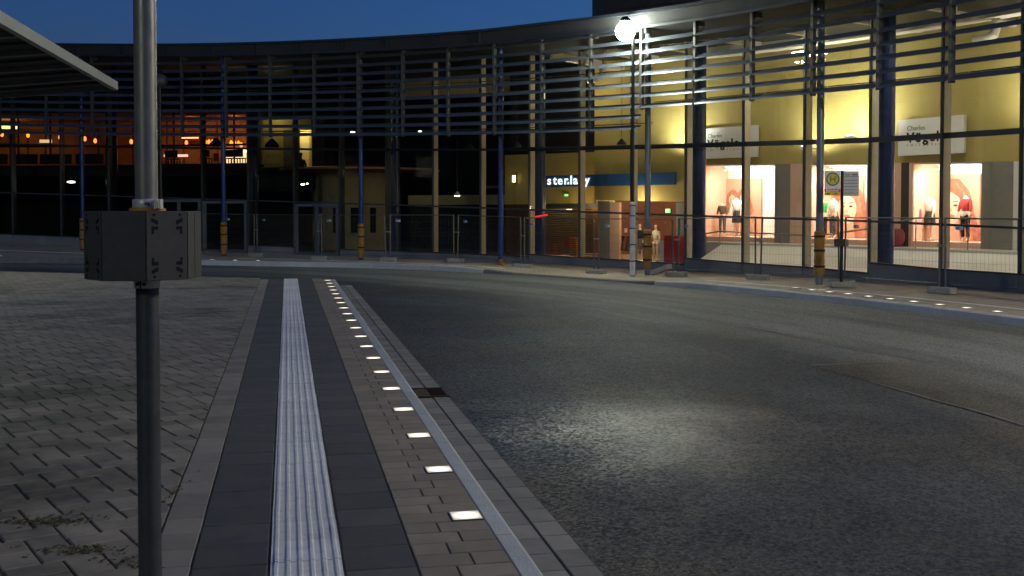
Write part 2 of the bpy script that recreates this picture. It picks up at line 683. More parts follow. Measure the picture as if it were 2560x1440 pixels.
def pavement_mat():
    ma = M('far_pavement', (.46, .385, .29), .8, var=.15, sc=3, bump=.2, bsc=90, c2=(.15, .13, .1), sc2=.7, amt2=.5)
    t = ma.node_tree
    n, L = t.nodes, t.links
    b = n['Principled BSDF']
    src = b.inputs['Base Color'].links[0].from_socket
    br = n.new('ShaderNodeTexBrick')
    br.inputs['Scale'].default_value = 1
    br.inputs['Brick Width'].default_value = .24
    br.inputs['Row Height'].default_value = .16
    br.inputs['Mortar Size'].default_value = .006
    br.inputs['Color1'].default_value = (1.05, 1.05, 1.05, 1)
    br.inputs['Color2'].default_value = (.88, .88, .88, 1)
    br.inputs['Mortar'].default_value = (.45, .45, .45, 1)
    geo = n['Geometry']
    L.new(geo.outputs['Position'], br.inputs['Vector'])
    mx = n.new('ShaderNodeMix')
    mx.data_type = 'RGBA'
    mx.blend_type = 'MULTIPLY'
    mx.inputs[0].default_value = 1
    L.new(src, mx.inputs[6])
    L.new(br.outputs[0], mx.inputs[7])
    L.new(mx.outputs[2], b.inputs['Base Color'])
    return ma


MT['pave'] = pavement_mat()


def kerb_mat():
    ma = M('white_kerb', (.52, .51, .48), .6, var=.1, sc=6, c2=(.3, .3, .3), sc2=1.0, amt2=.35, tone=.08)
    t = ma.node_tree
    n, L = t.nodes, t.links
    b = n['Principled BSDF']
    geo = n['Geometry']
    vo = n.new('ShaderNodeTexVoronoi')
    vo.inputs['Scale'].default_value = 55
    vo.inputs['Randomness'].default_value = .6
    L.new(geo.outputs['Position'], vo.inputs['Vector'])
    bp = n.new('ShaderNodeBump')
    bp.inputs['Strength'].default_value = .25
    bp.inputs['Distance'].default_value = .01
    L.new(vo.outputs['Distance'], bp.inputs['Height'])
    L.new(bp.outputs[0], b.inputs['Normal'])
    return ma


MT['kerb'] = kerb_mat()
MT['lowkerb'] = M('dark_kerb', (.17, .165, .15), .8, var=.2, sc=5, bump=.2, bsc=80, tone=.12)


def inset_mat():                           # lit lens, hottest over its lamp
    ma = bpy.data.materials.new('inset_lens_lit')
    ma.use_nodes = True
    t = ma.node_tree
    n, L = t.nodes, t.links
    b = n['Principled BSDF']
    b.inputs['Base Color'].default_value = (.8, .78, .7, 1)
    b.inputs['Roughness'].default_value = .3
    tc = n.new('ShaderNodeTexCoord')
    ln = n.new('ShaderNodeVectorMath')
    ln.operation = 'LENGTH'
    L.new(tc.outputs['Object'], ln.inputs[0])
    r = n.new('ShaderNodeMapRange')
    r.interpolation_type = 'SMOOTHSTEP'
    r.inputs[1].default_value, r.inputs[2].default_value, r.inputs[3].default_value, r.inputs[4].default_value = .01, .085, 2.3 * LS, .40 * LS
    L.new(ln.outputs['Value'], r.inputs[0])
    b.inputs['Emission Color'].default_value = (1, .87, .66, 1)
    L.new(r.outputs[0], b.inputs['Emission Strength'])
    return ma


MT['lens'] = inset_mat()

# ================================================================== THE GROUND
g = MB()
g.poly([(-600, -600, -.3), (600, -600, -.3), (600, 900, -.3), (-600, 900, -.3)])
g.build('ground', MT['asphalt'], kind='structure')
road = MB().poly([(-45, -25, ROAD_Z), (30, -25, ROAD_Z), (30, 45, ROAD_Z), (-45, 45, ROAD_Z)]).build('road', MT['asphalt'], kind='structure')


def gp(pts, dz):
    return [gnd(x, y, ROAD_Z + dz) for x, y in pts]


patch = [(2025, 913), (2220, 904), (2323, 903), (2560, 895), (2900, 888), (3000, 1190), (2560, 1062), (2440, 1026), (2339, 1000), (2250, 972), (2174, 952), (2100, 935)]
MB().poly(list(reversed(gp(patch, .004)))).build('asphalt_patch', MT['asphalt2'], road)


def strip_on_road(name, pts, wd, dz, mat, jit=.3):
    P = gp(pts, dz)
    Q = []
    for a, b in zip(P, P[1:]):
        m = max(2, int((b - a).length / .25))
        Q += [a + (b - a) * (k / m) for k in range(m)]
    Q.append(P[-1])
    mb = MB()
    L_, R_ = [], []
    for k, p in enumerate(Q):
        d = (Q[min(k + 1, len(Q) - 1)] - Q[max(k - 1, 0)]).normalized()
        nn = Vector((-d.y, d.x, 0))
        a, b = wd * (.5 + random.uniform(-jit, jit)), wd * (.5 + random.uniform(-jit, jit))
        L_.append(p + nn * a)
        R_.append(p - nn * b)
    for k in range(len(Q) - 1):
        mb.poly([R_[k], R_[k + 1], L_[k + 1], L_[k]])
    return mb.build(name, mat, road)


strip_on_road('road_seam', [(1675, 777), (1800, 800), (1948, 831), (2128, 870), (2323, 903)], .03, .009, MT['seam'])
strip_on_road('road_seam', [(2025, 913), (2220, 904)], .03, .009, MT['seam'])
strip_on_road('road_seam', [(2174, 952), (2339, 1000), (2440, 1026), (2560, 1062), (2800, 1130)], .028, .009, MT['seam'])
strip_on_road('road_seam', [(1480, 770), (1560, 790), (1650, 806)], .03, .009, MT['seam'])
strip_on_road('road_seam', [(0, 676), (200, 684), (420, 690)], .05, .009, MT['seam'])

# ------------------------------------------------------------------ platform
plat_poly = [SL(-6, 1.0), SL(24.2, 1.0), SL(24.25, -.6), gnd(500, 694), gnd(0, 677), gnd(-700, 668), Vector((-26, 20, 0)), Vector((-20, -8, 0))]
pm = MB()
pm.prism([(p.x, p.y) for p in plat_poly], -.2, -.0065)
platform = pm.build('platform', MT['joint'], kind='structure')
gut = MB().prism([tuple(SL(s, l).xy) for s, l in ((-4, 1.0), (-4, 1.37), (23.6, 1.37), (24.2, 1.0))], -.25, ROAD_Z + .004).build('gutter', MT['joint'], kind='structure')


def block_mesh(name, lx, ly, tone, mat, h=.012, inset=.004, d=.06):
    p = [(-lx / 2, -ly / 2), (lx / 2, -ly / 2), (lx / 2, ly / 2), (-lx / 2, ly / 2)]
    return MB().prism(p, -d, 0, inset, .004, tone).mesh(name, mat)


def variants(name, lx, ly, mat, n=7, **k):
    return [block_mesh(name, lx, ly, q / (n - 1), MT[mat], **k) for q in range(n)]


def jit(p, a=.0012):
    return p + Vector((random.uniform(-a, a), random.uniform(-a, a), random.uniform(-a, a)))


# rows of stones along the strips
vb = variants('border_brick', .170, .233, 'border')
s = 2.6
while s < 24:
    ob('border_brick', random.choice(vb), platform, jit(SL(s, -.488)), TH)
    s += .239
vd = variants('dark_slab', .306, .299, 'dark')
s = 2.6
while s < 24:
    ob('dark_slab', random.choice(vd), platform, jit(SL(s, -.242)), TH)
    s += .3065
vd2 = variants('dark_slab', .290, .299, 'dark')
s = 2.75
while s < 24:
    ob('dark_slab', random.choice(vd2), platform, jit(SL(s, .372)), TH)
    s += .3065


def tactile_mesh(tone):
    mb = MB()
    prof = []
    x = -.147
    prof.append((x, -.05))
    prof.append((x, 0))
    for k in range(6):
        c = -.125 + k * .05
        prof += [(c - .011, 0), (c - .006, .0055), (c + .006, .0055), (c + .011, 0)]
    prof += [(.147, 0), (.147, -.05)]
    hl = .1485
    for (a, za), (b, zb_) in zip(prof, prof[1:]):
        mb.poly([(a, -hl, za), (b, -hl, zb_), (b, hl, zb_), (a, hl, za)], tone=tone)
    mb.poly([(a, -hl, z) for a, z in prof], tone=tone)
    mb.poly([(a, hl, z) for a, z in reversed(prof)], tone=tone)
    return mb.mesh('tactile_slab', MT['tactile'])


vt = [tactile_mesh(q / 5) for q in range(6)]
s = 2.65
while s < 24:
    ob('tactile_slab', random.choice(vt), platform, jit(SL(s, .070)), TH)
    s += .2998
LIGHT0, LSP = 5.13, .956
vs1 = variants('strip_brick', .233, .152, 'strip')
vs2 = variants('strip_brick', .153, .152, 'strip')
row = LSP / 6
k = -14
while LIGHT0 + k * row < 24.05:
    s = LIGHT0 + k * row
    lit = k % 6 == 0 and k >= 0
    if k % 2 == 0:
        ob('strip_brick', random.choice(vs1), platform, jit(SL(s, .641)), TH)
        if not lit:
            ob('strip_brick', random.choice(vs2), platform, jit(SL(s, .840)), TH)
    else:
        ob('strip_brick', random.choice(vs2), platform, jit(SL(s, .601)), TH)
        ob('strip_brick', random.choice(vs1), platform, jit(SL(s, .800)), TH)
    k += 1


def kerb_mesh(tone, ln=.992):
    prof = [(.919, -.2), (.919, -.006), (.923, 0), (.998, 0), (1.014, -.012), (1.05, -.135), (1.052, -.2)]
    mb = MB()
    for (a, za), (b, zb_) in zip(prof, prof[1:]):
        mb.poly([(a - .98, -ln / 2, za), (a - .98, ln / 2, za), (b - .98, ln / 2, zb_), (b - .98, -ln / 2, zb_)], tone=tone)
    mb.poly([(a - .98, -ln / 2, z) for a, z in prof], tone=tone)
    mb.poly([(a - .98, ln / 2, z) for a, z in reversed(prof)], tone=tone)
    return mb.mesh('kerb_stone', MT['kerb'])


vk = [kerb_mesh(q / 5) for q in range(6)]
for k in range(22):
    ob('kerb_stone', random.choice(vk), platform, jit(SL(2.3 + k * .997, .98)), TH)
vg1 = variants('gutter_stone', .152, .233, 'gutter')
vg2 = variants('gutter_stone', .132, .233, 'gutter')
s = 2.6
GRATE = 9.42
while s < 23.6:
    if abs(s - GRATE) > .34:
        ob('gutter_stone', random.choice(vg1), gut, jit(SL(s, 1.135, ROAD_Z + .014)), TH)
        ob('gutter_stone', random.choice(vg2), gut, jit(SL(s + .03, 1.290, ROAD_Z + .014)), TH)
    s += .239
# iron drain grating in the gutter
gr = thing('drain_grate', 'rusty iron drain grating set in the gutter beside the white kerb', 'drain', SL(GRATE, 1.21, ROAD_Z + .01), TH)
mb = MB()
for sx in (-1, 1):
    mb.box((sx * .145, 0, 0), (.02, .46, .03))
    mb.box((0, sx * .22, 0), (.31, .02, .03))
rust = M('rusty_iron', (.06, .038, .025), .7, .4, var=.35, sc=14, bump=.5, bsc=60)
mb.build('frame', rust, gr, world=False)
for k in range(7):
    y = -.18 + .06 * k
    b = MB().tube([(-.14, y - .05, 0), (0, y + .05, 0), (.14, y - .05, 0)], .013, 5)
    b.build('bar', rust, gr, world=False)
MB().poly([(-.15, -.23, -.02), (.15, -.23, -.02), (.15, .23, -.02), (-.15, .23, -.02)]).build('sump', MT['black'], gr, world=False)

# herringbone field left of the strips
BL, BW = .24, .16
BANG = math.radians(35)
bx, by = Vector((math.cos(BANG), math.sin(BANG))), Vector((-math.sin(BANG), math.cos(BANG)))


def clip(poly, p, n):
    out = []
    for a, b in zip(poly, poly[1:] + poly[:1]):
        da, db = (a - p).dot(n), (b - p).dot(n)
        if da <= 0:
            out.append(a)
        if da * db < 0:
            out.append(a + (b - a) * (da / (da - db)))
    return out


e0, en = SL(0, -.583).xy, Vector((CT, ST))
fp1, fp2 = gnd(720, 697).xy, gnd(0, 678).xy
fd = (fp2 - fp1).normalized()
fn = Vector((fd.y, -fd.x))
fn = fn if fn.y > 0 else -fn
bricks = []
for a in range(-150, 150):
    for b in range(-110, 110):
        ox, oy = a * BW + b * BL, a * BW - b * BL
        for kind in (0, 1):
            x0, y0 = (ox, oy) if kind == 0 else (ox, oy + BW)
            dx, dy = (BL, BW) if kind == 0 else (BW, BL)
            jo = .0055
            q = [(x0 + jo, y0 + jo), (x0 + dx - jo, y0 + jo), (x0 + dx - jo, y0 + dy - jo), (x0 + jo, y0 + dy - jo)]
            c = bx * (x0 + dx / 2) + by * (y0 + dy / 2)
            if c.y < 1.5 or c.y > 28 or c.x < -.49 * c.y - 3.2 or c.x > 1 or c.x < -15:
                continue
            if (c - e0).dot(en) > .25 or (c - fp1).dot(fn) > .25:
                continue
            pl = [bx * u + by * v for u, v in q]
            cut = (c - e0).dot(en) > -.25 or (c - fp1).dot(fn) > -.25
            if cut:
                pl = clip(clip(pl, e0, en), fp1, fn)
                if len(pl) < 3:
                    continue
                ar = abs(sum(p.x * r.y - r.x * p.y for p, r in zip(pl, pl[1:] + pl[:1]))) / 2
                if ar < .0012:
                    continue
            bricks.append((c, kind, pl, cut))


def seen_size(b):
    c = b[0]
    if c.y < 4.2:
        return 0
    px = 1280 + F * c.x / c.y
    if px < -40 or px > 720:
        return 0
    return 1 / c.y ** 3


bricks.sort(key=seen_size, reverse=True)
vh = variants('paving_brick', BL - .011, BW - .011, 'paver', inset=.006)
vv = variants('paving_brick', BW - .011, BL - .011, 'paver', inset=.006)
field = MB()
for k, (c, kind, pl, cut) in enumerate(bricks):
    if k < 290 and not cut:
        o = ob('paving_brick', random.choice(vh if kind == 0 else vv), platform, jit(Vector((c.x, c.y, 0)), .002), BANG)
        o.rotation_euler = (random.uniform(-.006, .006), random.uniform(-.006, .006), BANG + random.uniform(-.008, .008))
    elif k < 290:
        MB().prism([tuple(p) for p in pl], -.06, random.uniform(-.002, .002), .004, .004, random.random()).build('paving_brick', MT['paver'], platform)
    else:
        field.prism([tuple(p) for p in pl], -.05, random.uniform(-.003, .002), .004, .004, random.random())
field.build('paving_bricks', MT['paver'], platform, kind='stuff')

# litter swept into two little heaps and along the joints
lm = [M('dead_leaf', (.15, .105, .05), .9, var=.5, sc=50), M('moss_crumb', (.085, .085, .035), .95, var=.4, sc=50)]
lit = MB()
for (px, py, n, sx, sy) in ((110, 1306, 170, .10, .035), (200, 1378, 120, .10, .035), (320, 1400, 40, .06, .04), (180, 1290, 30, .2, .06), (415, 1250, 40, .01, .25)):
    c = gnd(px, py)
    for _ in range(n):
        p = c + Vector((random.gauss(0, sx), random.gauss(0, sy), random.uniform(.001, .008)))
        r = random.uniform(.003, .011)
        a = random.uniform(0, 6.3)
        R = Matrix.Rotation(a, 3, 'Z') @ Matrix.Rotation(random.uniform(-.5, .5), 3, 'X')
        lit.box(p, (r * 2, r * random.uniform(.6, 1.4), .0025), R=R, mi=random.randint(0, 1))
lit.build('litter', lm, kind='stuff', label='brown leaf litter and moss crumbs on the grey paving', cat='litter')


def inset_proto():
    r = thing('inset_light', 'small square lit glass light set flush in the brick strip beside the white kerb', 'light', group='lights set along the platform edge')
    mb = MB()
    for sx in (-1, 1):
        mb.box((sx * .0735, 0, -.02), (.006, .153, .044))
        mb.box((0, sx * .0735, -.02), (.141, .006, .044))
    mb.build('frame', MT['metal'], r, world=False)
    MB().box((0, 0, -.01), (.140, .140, .022)).build('lens', MT['lens'], r, world=False)
    return r


ip = inset_proto()
n = 0
while LIGHT0 + n * LSP < 24.1:
    o = ip if n == 0 else copy_tree(ip)
    o.location = SL(LIGHT0 + n * LSP, .840, .0015)
    o['label'] = ORD[n] + ' lit square light in the brick strip, counted from the viewer'
    o.rotation_euler.z = TH
    n += 1
for kk, (px, py) in enumerate(((1989, 719.4), (2030, 725), (2073, 730), (2120, 734.7), (2171, 741), (2226, 747.5), (2284, 754), (2349, 761.7), (2416, 770), (2493, 779))):
    o = copy_tree(ip)
    i = ia(px, 4.3)
    o.location = gnd(px, py, -.02) + Vector((0, 0, .004))
    o.rotation_euler.z = arz(i)
    o['label'] = ORD[kk] + ' small lit light along the shop kerb, counted from the street lamp side'
    o['group'] = 'lights set along the shop kerb'
for kk, (px, py) in enumerate(((0, 639.5), (60, 640), (120, 641), (178, 642), (530, 649.5), (588, 651), (645, 652))):
    o = copy_tree(ip)
    i = ia(px, 5.8)
    p = gnd(px, py, 0)
    p = gnd(px, py, zP(i, 5.9))
    o.location = p + Vector((0, 0, .006))
    o.rotation_euler.z = arz(i)
    o['label'] = ORD[kk] + ' tiny lit light in the far dark pavement, counted from the left'
    o['group'] = 'lights set along the far kerb'

# ------------------------------------------------------------------ far pavement with its kerb
pv = MB()
NI, NO = 140, 6
base = len(pv.v)
grid = [[A(-6 + 36 * a / NI, (kOff(-6 + 36 * a / NI) - .14) * b / NO - .3 * (b == 0), zP(-6 + 36 * a / NI, kOff(-6 + 36 * a / NI) * b / NO)) for b in range(NO + 1)] for a in range(NI + 1)]
for a in range(NI):
    for b in range(NO):
        pv.poly([grid[a][b + 1], grid[a + 1][b + 1], grid[a + 1][b], grid[a][b]])
pave = pv.build('pavement', MT['pave'], kind='structure')
i = -6.0
while i < 29:
    o0 = kOff(i)
    ln = .995 / (RG - o0) / abs(DA)
    j = i + ln * .994
    o1 = kOff(j)
    low = 12.0 < i + ln / 2 < 15.55
    dark_ = low or i < 5.1
    mb = MB()
    wdt = .15
    pts = []
    for ii, oo in ((i, o0), (j, o1)):
        zt = zK(ii) + .004
        pts.append([A(ii, oo - wdt, zt), A(ii, oo - .02, zt), A(ii, oo + .005, zt - .02), A(ii, oo + .035, ROAD_Z - .06), A(ii, oo - wdt, ROAD_Z - .06)])
    a, b = pts
    tn = random.random()
    for q in range(5):
        r = (q + 1) % 5
        mb.poly([a[q], a[r], b[r], b[q]], tone=tn)
    mb.poly(list(reversed(a)), tone=tn)
    mb.poly(b, tone=tn)
    mb.build('kerb_stone', MT['lowkerb'] if dark_ else MT['kerb'], pave)
    i += ln
# pale line of slabs along the pavement
for (i0, i1) in ((-4, 4.9), (6.2, 12.2), (16.2, 26)):
    i = i0
    while i < i1:
        j = min(i + .28, i1)
        mb = MB()
        mb.arc(i, j - .006, 3.72, 3.62, lambda q: zP(q, 3.67) - .03, lambda q: zP(q, 3.67) + .006)
        mb.build('guide_slab', MT['tactile'], pave)
        i = j

# ================================================================== THE GLASS BUILDING
bld = thing('glass_building', 'curved two storey building with glass front, louvres and blue columns', 'building', A(10, 0, 0))
I0, I1 = -4, 24


def obox(c, size, i, mb=None):             # box turned with the front at mullion i
    return (mb or MB()).box(c, size, arz(i))


for i in range(I0, I1 + 1):
    zl, zh = min(zSill(i), zSill(i - .01)), zTop(i) + .1
    p = A(i, .03, (zl + zh) / 2)
    m_ = MB().box(p, (.055, .05, zh - zl), arz(i)).build('mullion', MT['cap'], bld)
    p = A(i, -.115, (zl + zh) / 2)
    MB().box(p, (.05, .22, zh - zl), arz(i)).build('fin', MT['fin' if i >= 9 else 'cap'], m_)  # left fins take the dark cap colour to paint in the hall's shade
DOORS = {3: 1, 4: 1, 6: 1}
for i in range(I0, I1):
    for nm, zf, hh, oo, dd in (('upper_transom', zT1, .075 if i < 11 else .12, .05, -.05), ('lower_transom', zT2, .05, .045, -.03)):
        MB().arc(i + .016, i + .984, oo, dd, lambda q: zf(q) - hh / 2, lambda q: zf(q) + hh / 2).build(nm, MT['cap'], bld)
    zs = (lambda q, ii=i: zSill(ii + 1e-4) + (zSill(ii + 1 - 1e-4) - zSill(ii + 1e-4)) * (q - ii))
    d = i in DOORS
    zs2 = (lambda q: zB(q) + .03) if d else zs
    for lo, hi in ((zs2, zT2), (zT2, zT1), (zT1, zTop)):
        MB().arc(i + .015, i + .985, .006, -.006, lambda q: lo(q) + .02, lambda q: hi(q) - .02).build('pane', MT['glass'], bld)
    if not d:
        MB().arc(i + .004, i + .996, .06, -.06, lambda q: zB(q) - .15, lambda q: zs(q) - .03).build('plinth_panel', MT['plinth'], bld)
        MB().arc(i + .001, i + .999, .085, -.07, lambda q: zs(q) - .03, zs).build('sill', MT['cap'], bld)
doorm = M('door_frame_aluminium', (.16, .18, .19), .45, .4, var=.1)
for i in DOORS:
    zb_, zt = zB(i + .5), zT2(i + .5) - .04
    dr = MB().arc(i + .03, i + .97, .07, -.05, zt - .1, zt).build('door', doorm, bld)
    for q in (.05, .5, .95):
        MB().box(A(i + q, .03, (zb_ + zt) / 2), (.11, .09, zt - zb_), arz(i + q)).build('door_stile', doorm, dr)
    MB().arc(i + .03, i + .97, .075, -.05, zb_ - .02, zb_ + .1).build('door_rail', doorm, dr)
    for q in (.46, .54):
        MB().tube([A(i + q, .12, zb_ + .7), A(i + q, .12, zb_ + 1.1)], .015, 6).build('handle', MT['metal'], dr)
# inner round columns behind the glass
for px in (-90, 280, 632, 985, 1346, 1745, 2212, 2850):
    i = ia(px, -.75)
    p = A(i, -.75, 0)
    MB().lathe([(.215, -.2), (.215, 7)], (p.x, p.y, 0), 28).build('inner_column', MT['navy'], bld, smooth=True)
# outer columns with protective wraps
for k, i in enumerate((-.9, 2.23, 5.35, 8.43, 11.47, 14.42, 17.39, 20.4, 23.4)):
    p = A(i, 2.4, 0)
    zg = zP(i, 2.4)
    rr = .075
    c = MB().lathe([(rr, zg - .05), (rr, zRoof(i) - .25)], (p.x, p.y, 0), 20).build('column', MT['greyblue' if i > 14 else 'blue'], bld, smooth=True)  # grey-blue on the right columns paints in the street lamp's light
    if i < 11 or i > 12:
        prof = []
        z = zg + (.2 if i > 14 else .06)
        z1 = zg + 1.17
        while z < z1:
            prof.append((.105 + random.uniform(-.006, .008), z))
            z += .07
        MB().lathe([(.08, prof[0][1] - .002)] + prof + [(.08, prof[-1][1] + .015)], (p.x, p.y, 0), 18).build('wrap', MT['wrap'], c, smooth=True)
        for q in (.17, .52, .83):
            z = zg + .2 + q * .95
            MB().lathe([(.112, z), (.116, z + .01), (.116, z + .035), (.112, z + .045)], (p.x, p.y, 0), 18).build('strap', MT['strap'], c, smooth=True)
    else:
        MB().lathe([(.07, zg), (.11, zg + .01), (.11, zg + .16), (.08, zg + .17)], (p.x, p.y, 0), 18).build('wrap', MT['wrap'], c, smooth=True)

# roof edge, soffit, roof deck
for i in range(I0, I1):
    MB().arc(i, i + 1, 3.1, 3.0, lambda q: zRoof(q) - .07, zRoof, 2).build('roof_edge', MT['rooff'], bld)
    MB().arc(i, i + 1, 3.06, 2.98, lambda q: zRoof(q) - .42, lambda q: zRoof(q) - .36, 2).build('roof_rail', MT['rooff'], bld)
    if i < 12:
        MB().box(A(i + .33, 3.03, zRoof(i + .33) - .21), (.07, .05, .3), arz(i)).build('roof_bracket', MT['rooff'], bld)
MB().arc(I0, I1, 2.94, -.1, lambda q: zRoof(q) - .34, lambda q: zRoof(q) - .22, 56).build('soffit', MT['soffit'], bld)
MB().arc(I0, I1, 2.99, 2.9, lambda q: zRoof(q) - .36, lambda q: zRoof(q) - .06, 56).build('fascia', MT['soffit'], bld)
MB().arc(I0, I1, 2.9, -14.5, lambda q: max(zRoof(q) - .2, 0), lambda q: zRoof(q) - .02, 56).build('roof', MT['rooff'], bld)
MB().arc(I0, I1, .05, -.3, lambda q: zTop(q), lambda q: max(zTop(q) + .05, zRoof(q) - .1), 56).build('head_beam', MT['soffit'], bld)

# louvre screen: hanger at each bay, blades between hangers
LO = 2.72


def blade(i, j, z0, z1, mat, parent, name='louvre', hh=.058, dd=.07, off=LO):
    mb = MB()
    rings = []
    for ii, z in ((i, z0), (j, z1)):
        rings.append([A(ii, off + dd, z - hh), A(ii, off + dd * .3, z - hh * .2 - .012), A(ii, off - dd * .6, z + hh * .9), A(ii, off - dd, z + hh), A(ii, off - dd * .4, z + hh * .55), A(ii, off + dd * .6, z - hh * .35)])
    a, b = rings
    for q in range(6):
        r = (q + 1) % 6
        mb.poly([a[q], b[q], b[r], a[r]])
    mb.poly(list(reversed(a))).poly(b)
    return mb.build(name, mat, parent)


RS = .264
for k in range(-4, 28):
    i = 11.49 + (k - 11) * .99 if True else k
    if i > 23.5:
        break
    right = i > 14.3
    zf = zLouR if right else zLou
    zb_, zt = zf(i) - .09, zRoof(i) - .34
    hg = MB().box(A(i, LO - .02, (zb_ + zt) / 2), (.07, .10, zt - zb_), arz(i)).build('hanger', MT['hanger'], bld)
    MB().box(A(i + .02, LO - .12, zt - .08), (.16, .16, .12), arz(i)).build('bracket', MT['hanger'], hg)
    j = i + .99
    zf2 = zLouR if right else zLou
    n = 0
    while zf2(i) + n * RS < zRoof(i) - .42:
        blade(i + .022, j - .022, zf2(i + .022) + n * RS, zf2(min(j - .022, 14.399) if not right else j - .022) + n * RS, MT['louvre'], hg)
        n += 1
    for q, (zz, oo) in enumerate(((.36 * RS, 2.28), (5.5 * RS, 2.28))):
        MB().tube([A(i + .01, oo, zf2(i) + zz + .03), A(j - .01, oo, zf2(min(j, 14.399) if not right else j) + zz + .03)], .014, 5).build('walkway_rail', MT['cap'], hg)

# dark block rising above the roof on the right
tw = thing('upper_block', 'plain dark brown clad block rising above the right part of the roof', 'building', (14, 46, 6))
bl_ = at(1480, 40, 40.0)
dirx = Vector((math.cos(-.55), math.sin(-.55), 0))
diry = Vector((-dirx.y, dirx.x, 0))
for a in range(14):
    for b in range(3):
        c = Vector((bl_.x, 40, 0)) + dirx * (2.2 * a + 1.1) + diry * 2
        MB().box((c.x, c.y, 7.4 + b * 2.8), (2.185, 4, 2.785), -.55).build('cladding_panel', MT['brown'], tw)

# long dark station building and houses behind the viewer (seen only as dark reflections in the glass)
dk = M('station_wall', (.05, .045, .04), .85, var=.2, sc=.5)
dkg = M('station_glass', (.012, .014, .018), .15, var=.1)
for nm_, lab, cx0, cy0, ln_, hh_, rz_ in (('station_building', 'long dark station building behind the viewer', 10, -42, 110, 12, 0.0), ('terrace_building', 'dark terrace of houses beyond the platform, outside the picture', -62, 2, 80, 13, 1.75)):
    t = thing(nm_, lab, 'building', (cx0, cy0, -.3), rz_)
    MB().box((0, 0, hh_ / 2), (ln_, 8, hh_)).build('wall', dk, t, world=False)
    rf_ = MB()
    rf_.hexa([Vector(q) for q in ((-ln_ / 2 - .4, -4.5, hh_), (ln_ / 2 + .4, -4.5, hh_), (ln_ / 2 + .4, 4.5, hh_), (-ln_ / 2 - .4, 4.5, hh_), (-ln_ / 2, -.1, hh_ + 2), (ln_ / 2, -.1, hh_ + 2), (ln_ / 2, .1, hh_ + 2), (-ln_ / 2, .1, hh_ + 2))])
    rf_.build('roof', MT['rooff'], t, world=False)
    for side in (-1, 1):
        for q in range(int(ln_ / 5)):
            for fl_ in range(3):
                MB().box((-ln_ / 2 + 3 + q * 5, side * 4.03, 2.2 + fl_ * 3.6), (1.6, .12, 2)).build('window', dkg, t, world=False)

# ------------------------------------------------------------------ inside: shell
WO = -3.2                                   # shop wall, metres behind the glass
ICUT = ia(1490, WO)                         # where the yellow wall starts
IEND = 23.0
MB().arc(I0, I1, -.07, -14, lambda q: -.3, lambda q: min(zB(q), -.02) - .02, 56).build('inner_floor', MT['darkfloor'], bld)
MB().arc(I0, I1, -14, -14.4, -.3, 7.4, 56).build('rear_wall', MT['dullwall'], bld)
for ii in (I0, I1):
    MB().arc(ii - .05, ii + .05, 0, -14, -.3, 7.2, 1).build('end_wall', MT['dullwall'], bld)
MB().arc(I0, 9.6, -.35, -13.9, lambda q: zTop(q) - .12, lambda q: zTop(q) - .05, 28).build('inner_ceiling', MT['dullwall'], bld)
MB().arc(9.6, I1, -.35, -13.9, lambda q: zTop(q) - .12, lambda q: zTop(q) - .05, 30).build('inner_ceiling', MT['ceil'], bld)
# yellow shop wall; its lower edge steps at the corner between the two shops
iS = ia(1735, WO)
zY1 = tab((11.1, 1.84), (12.74, 1.76), (13.2, 1.74))
zY2 = tab((13.1, 2.88), (16.1, 2.71), (17.7, 2.62), (23, 2.4))
for a, b, f in ((ICUT, iS, zY1), (iS, IEND, zY2)):
    n = max(1, int((b - a) / .62))
    for q in range(n):
        MB().arc(a + (b - a) * q / n, a + (b - a) * (q + 1) / n - .002, WO, WO - .15, f, lambda i: zTop(i) - .1, 2).build('yellow_panel', MT['yellow'], bld)
# wall left of the corner: yellow only below, dark opening above
iL0, iL1 = ia(1262, WO - .9), ia(1500, WO - .9)
MB().arc(iL0, iL1, WO - .9, WO - 1.05, 1.72, lambda i: 3.47, 4).build('yellow_panel', MT['yellow'], bld)
MB().arc(ICUT - .03, ICUT, WO, WO - 1.1, 1.7, 6.3).build('wall_return', MT['yellow'], bld)
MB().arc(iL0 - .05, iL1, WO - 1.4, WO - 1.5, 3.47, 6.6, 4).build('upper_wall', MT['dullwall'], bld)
MB().arc(iL0, ia(1330, WO - .9), WO - .95, WO - 1.05, -.2, 1.72, 2).build('red_brown_panel', M('brown_red_panel', (.09, .035, .022), .6, var=.2), bld)
# pale clerestory patch over the dark hall
MB().arc(ia(1000, -6), ia(1300, -6), -6, -6.1, zat(1100, 240, -6), zat(1100, 130, -6), 4).build('upper_wall', MT['beige'], bld)

# ------------------------------------------------------------------ left shop
i0, i1 = ia(1366, WO - .9), ia(1497, WO - .9)
sh = MB().arc(i0, i1, WO - .86, WO - .90, 1.60, 1.74).build('shutter_box', MT['cap'], bld)
z = -.1
while z < 1.62:
    MB().arc(i0, i1, WO - .885, WO - .895, z, z + .052).build('shutter_slat', MT['shutter'], sh)
    z += .075
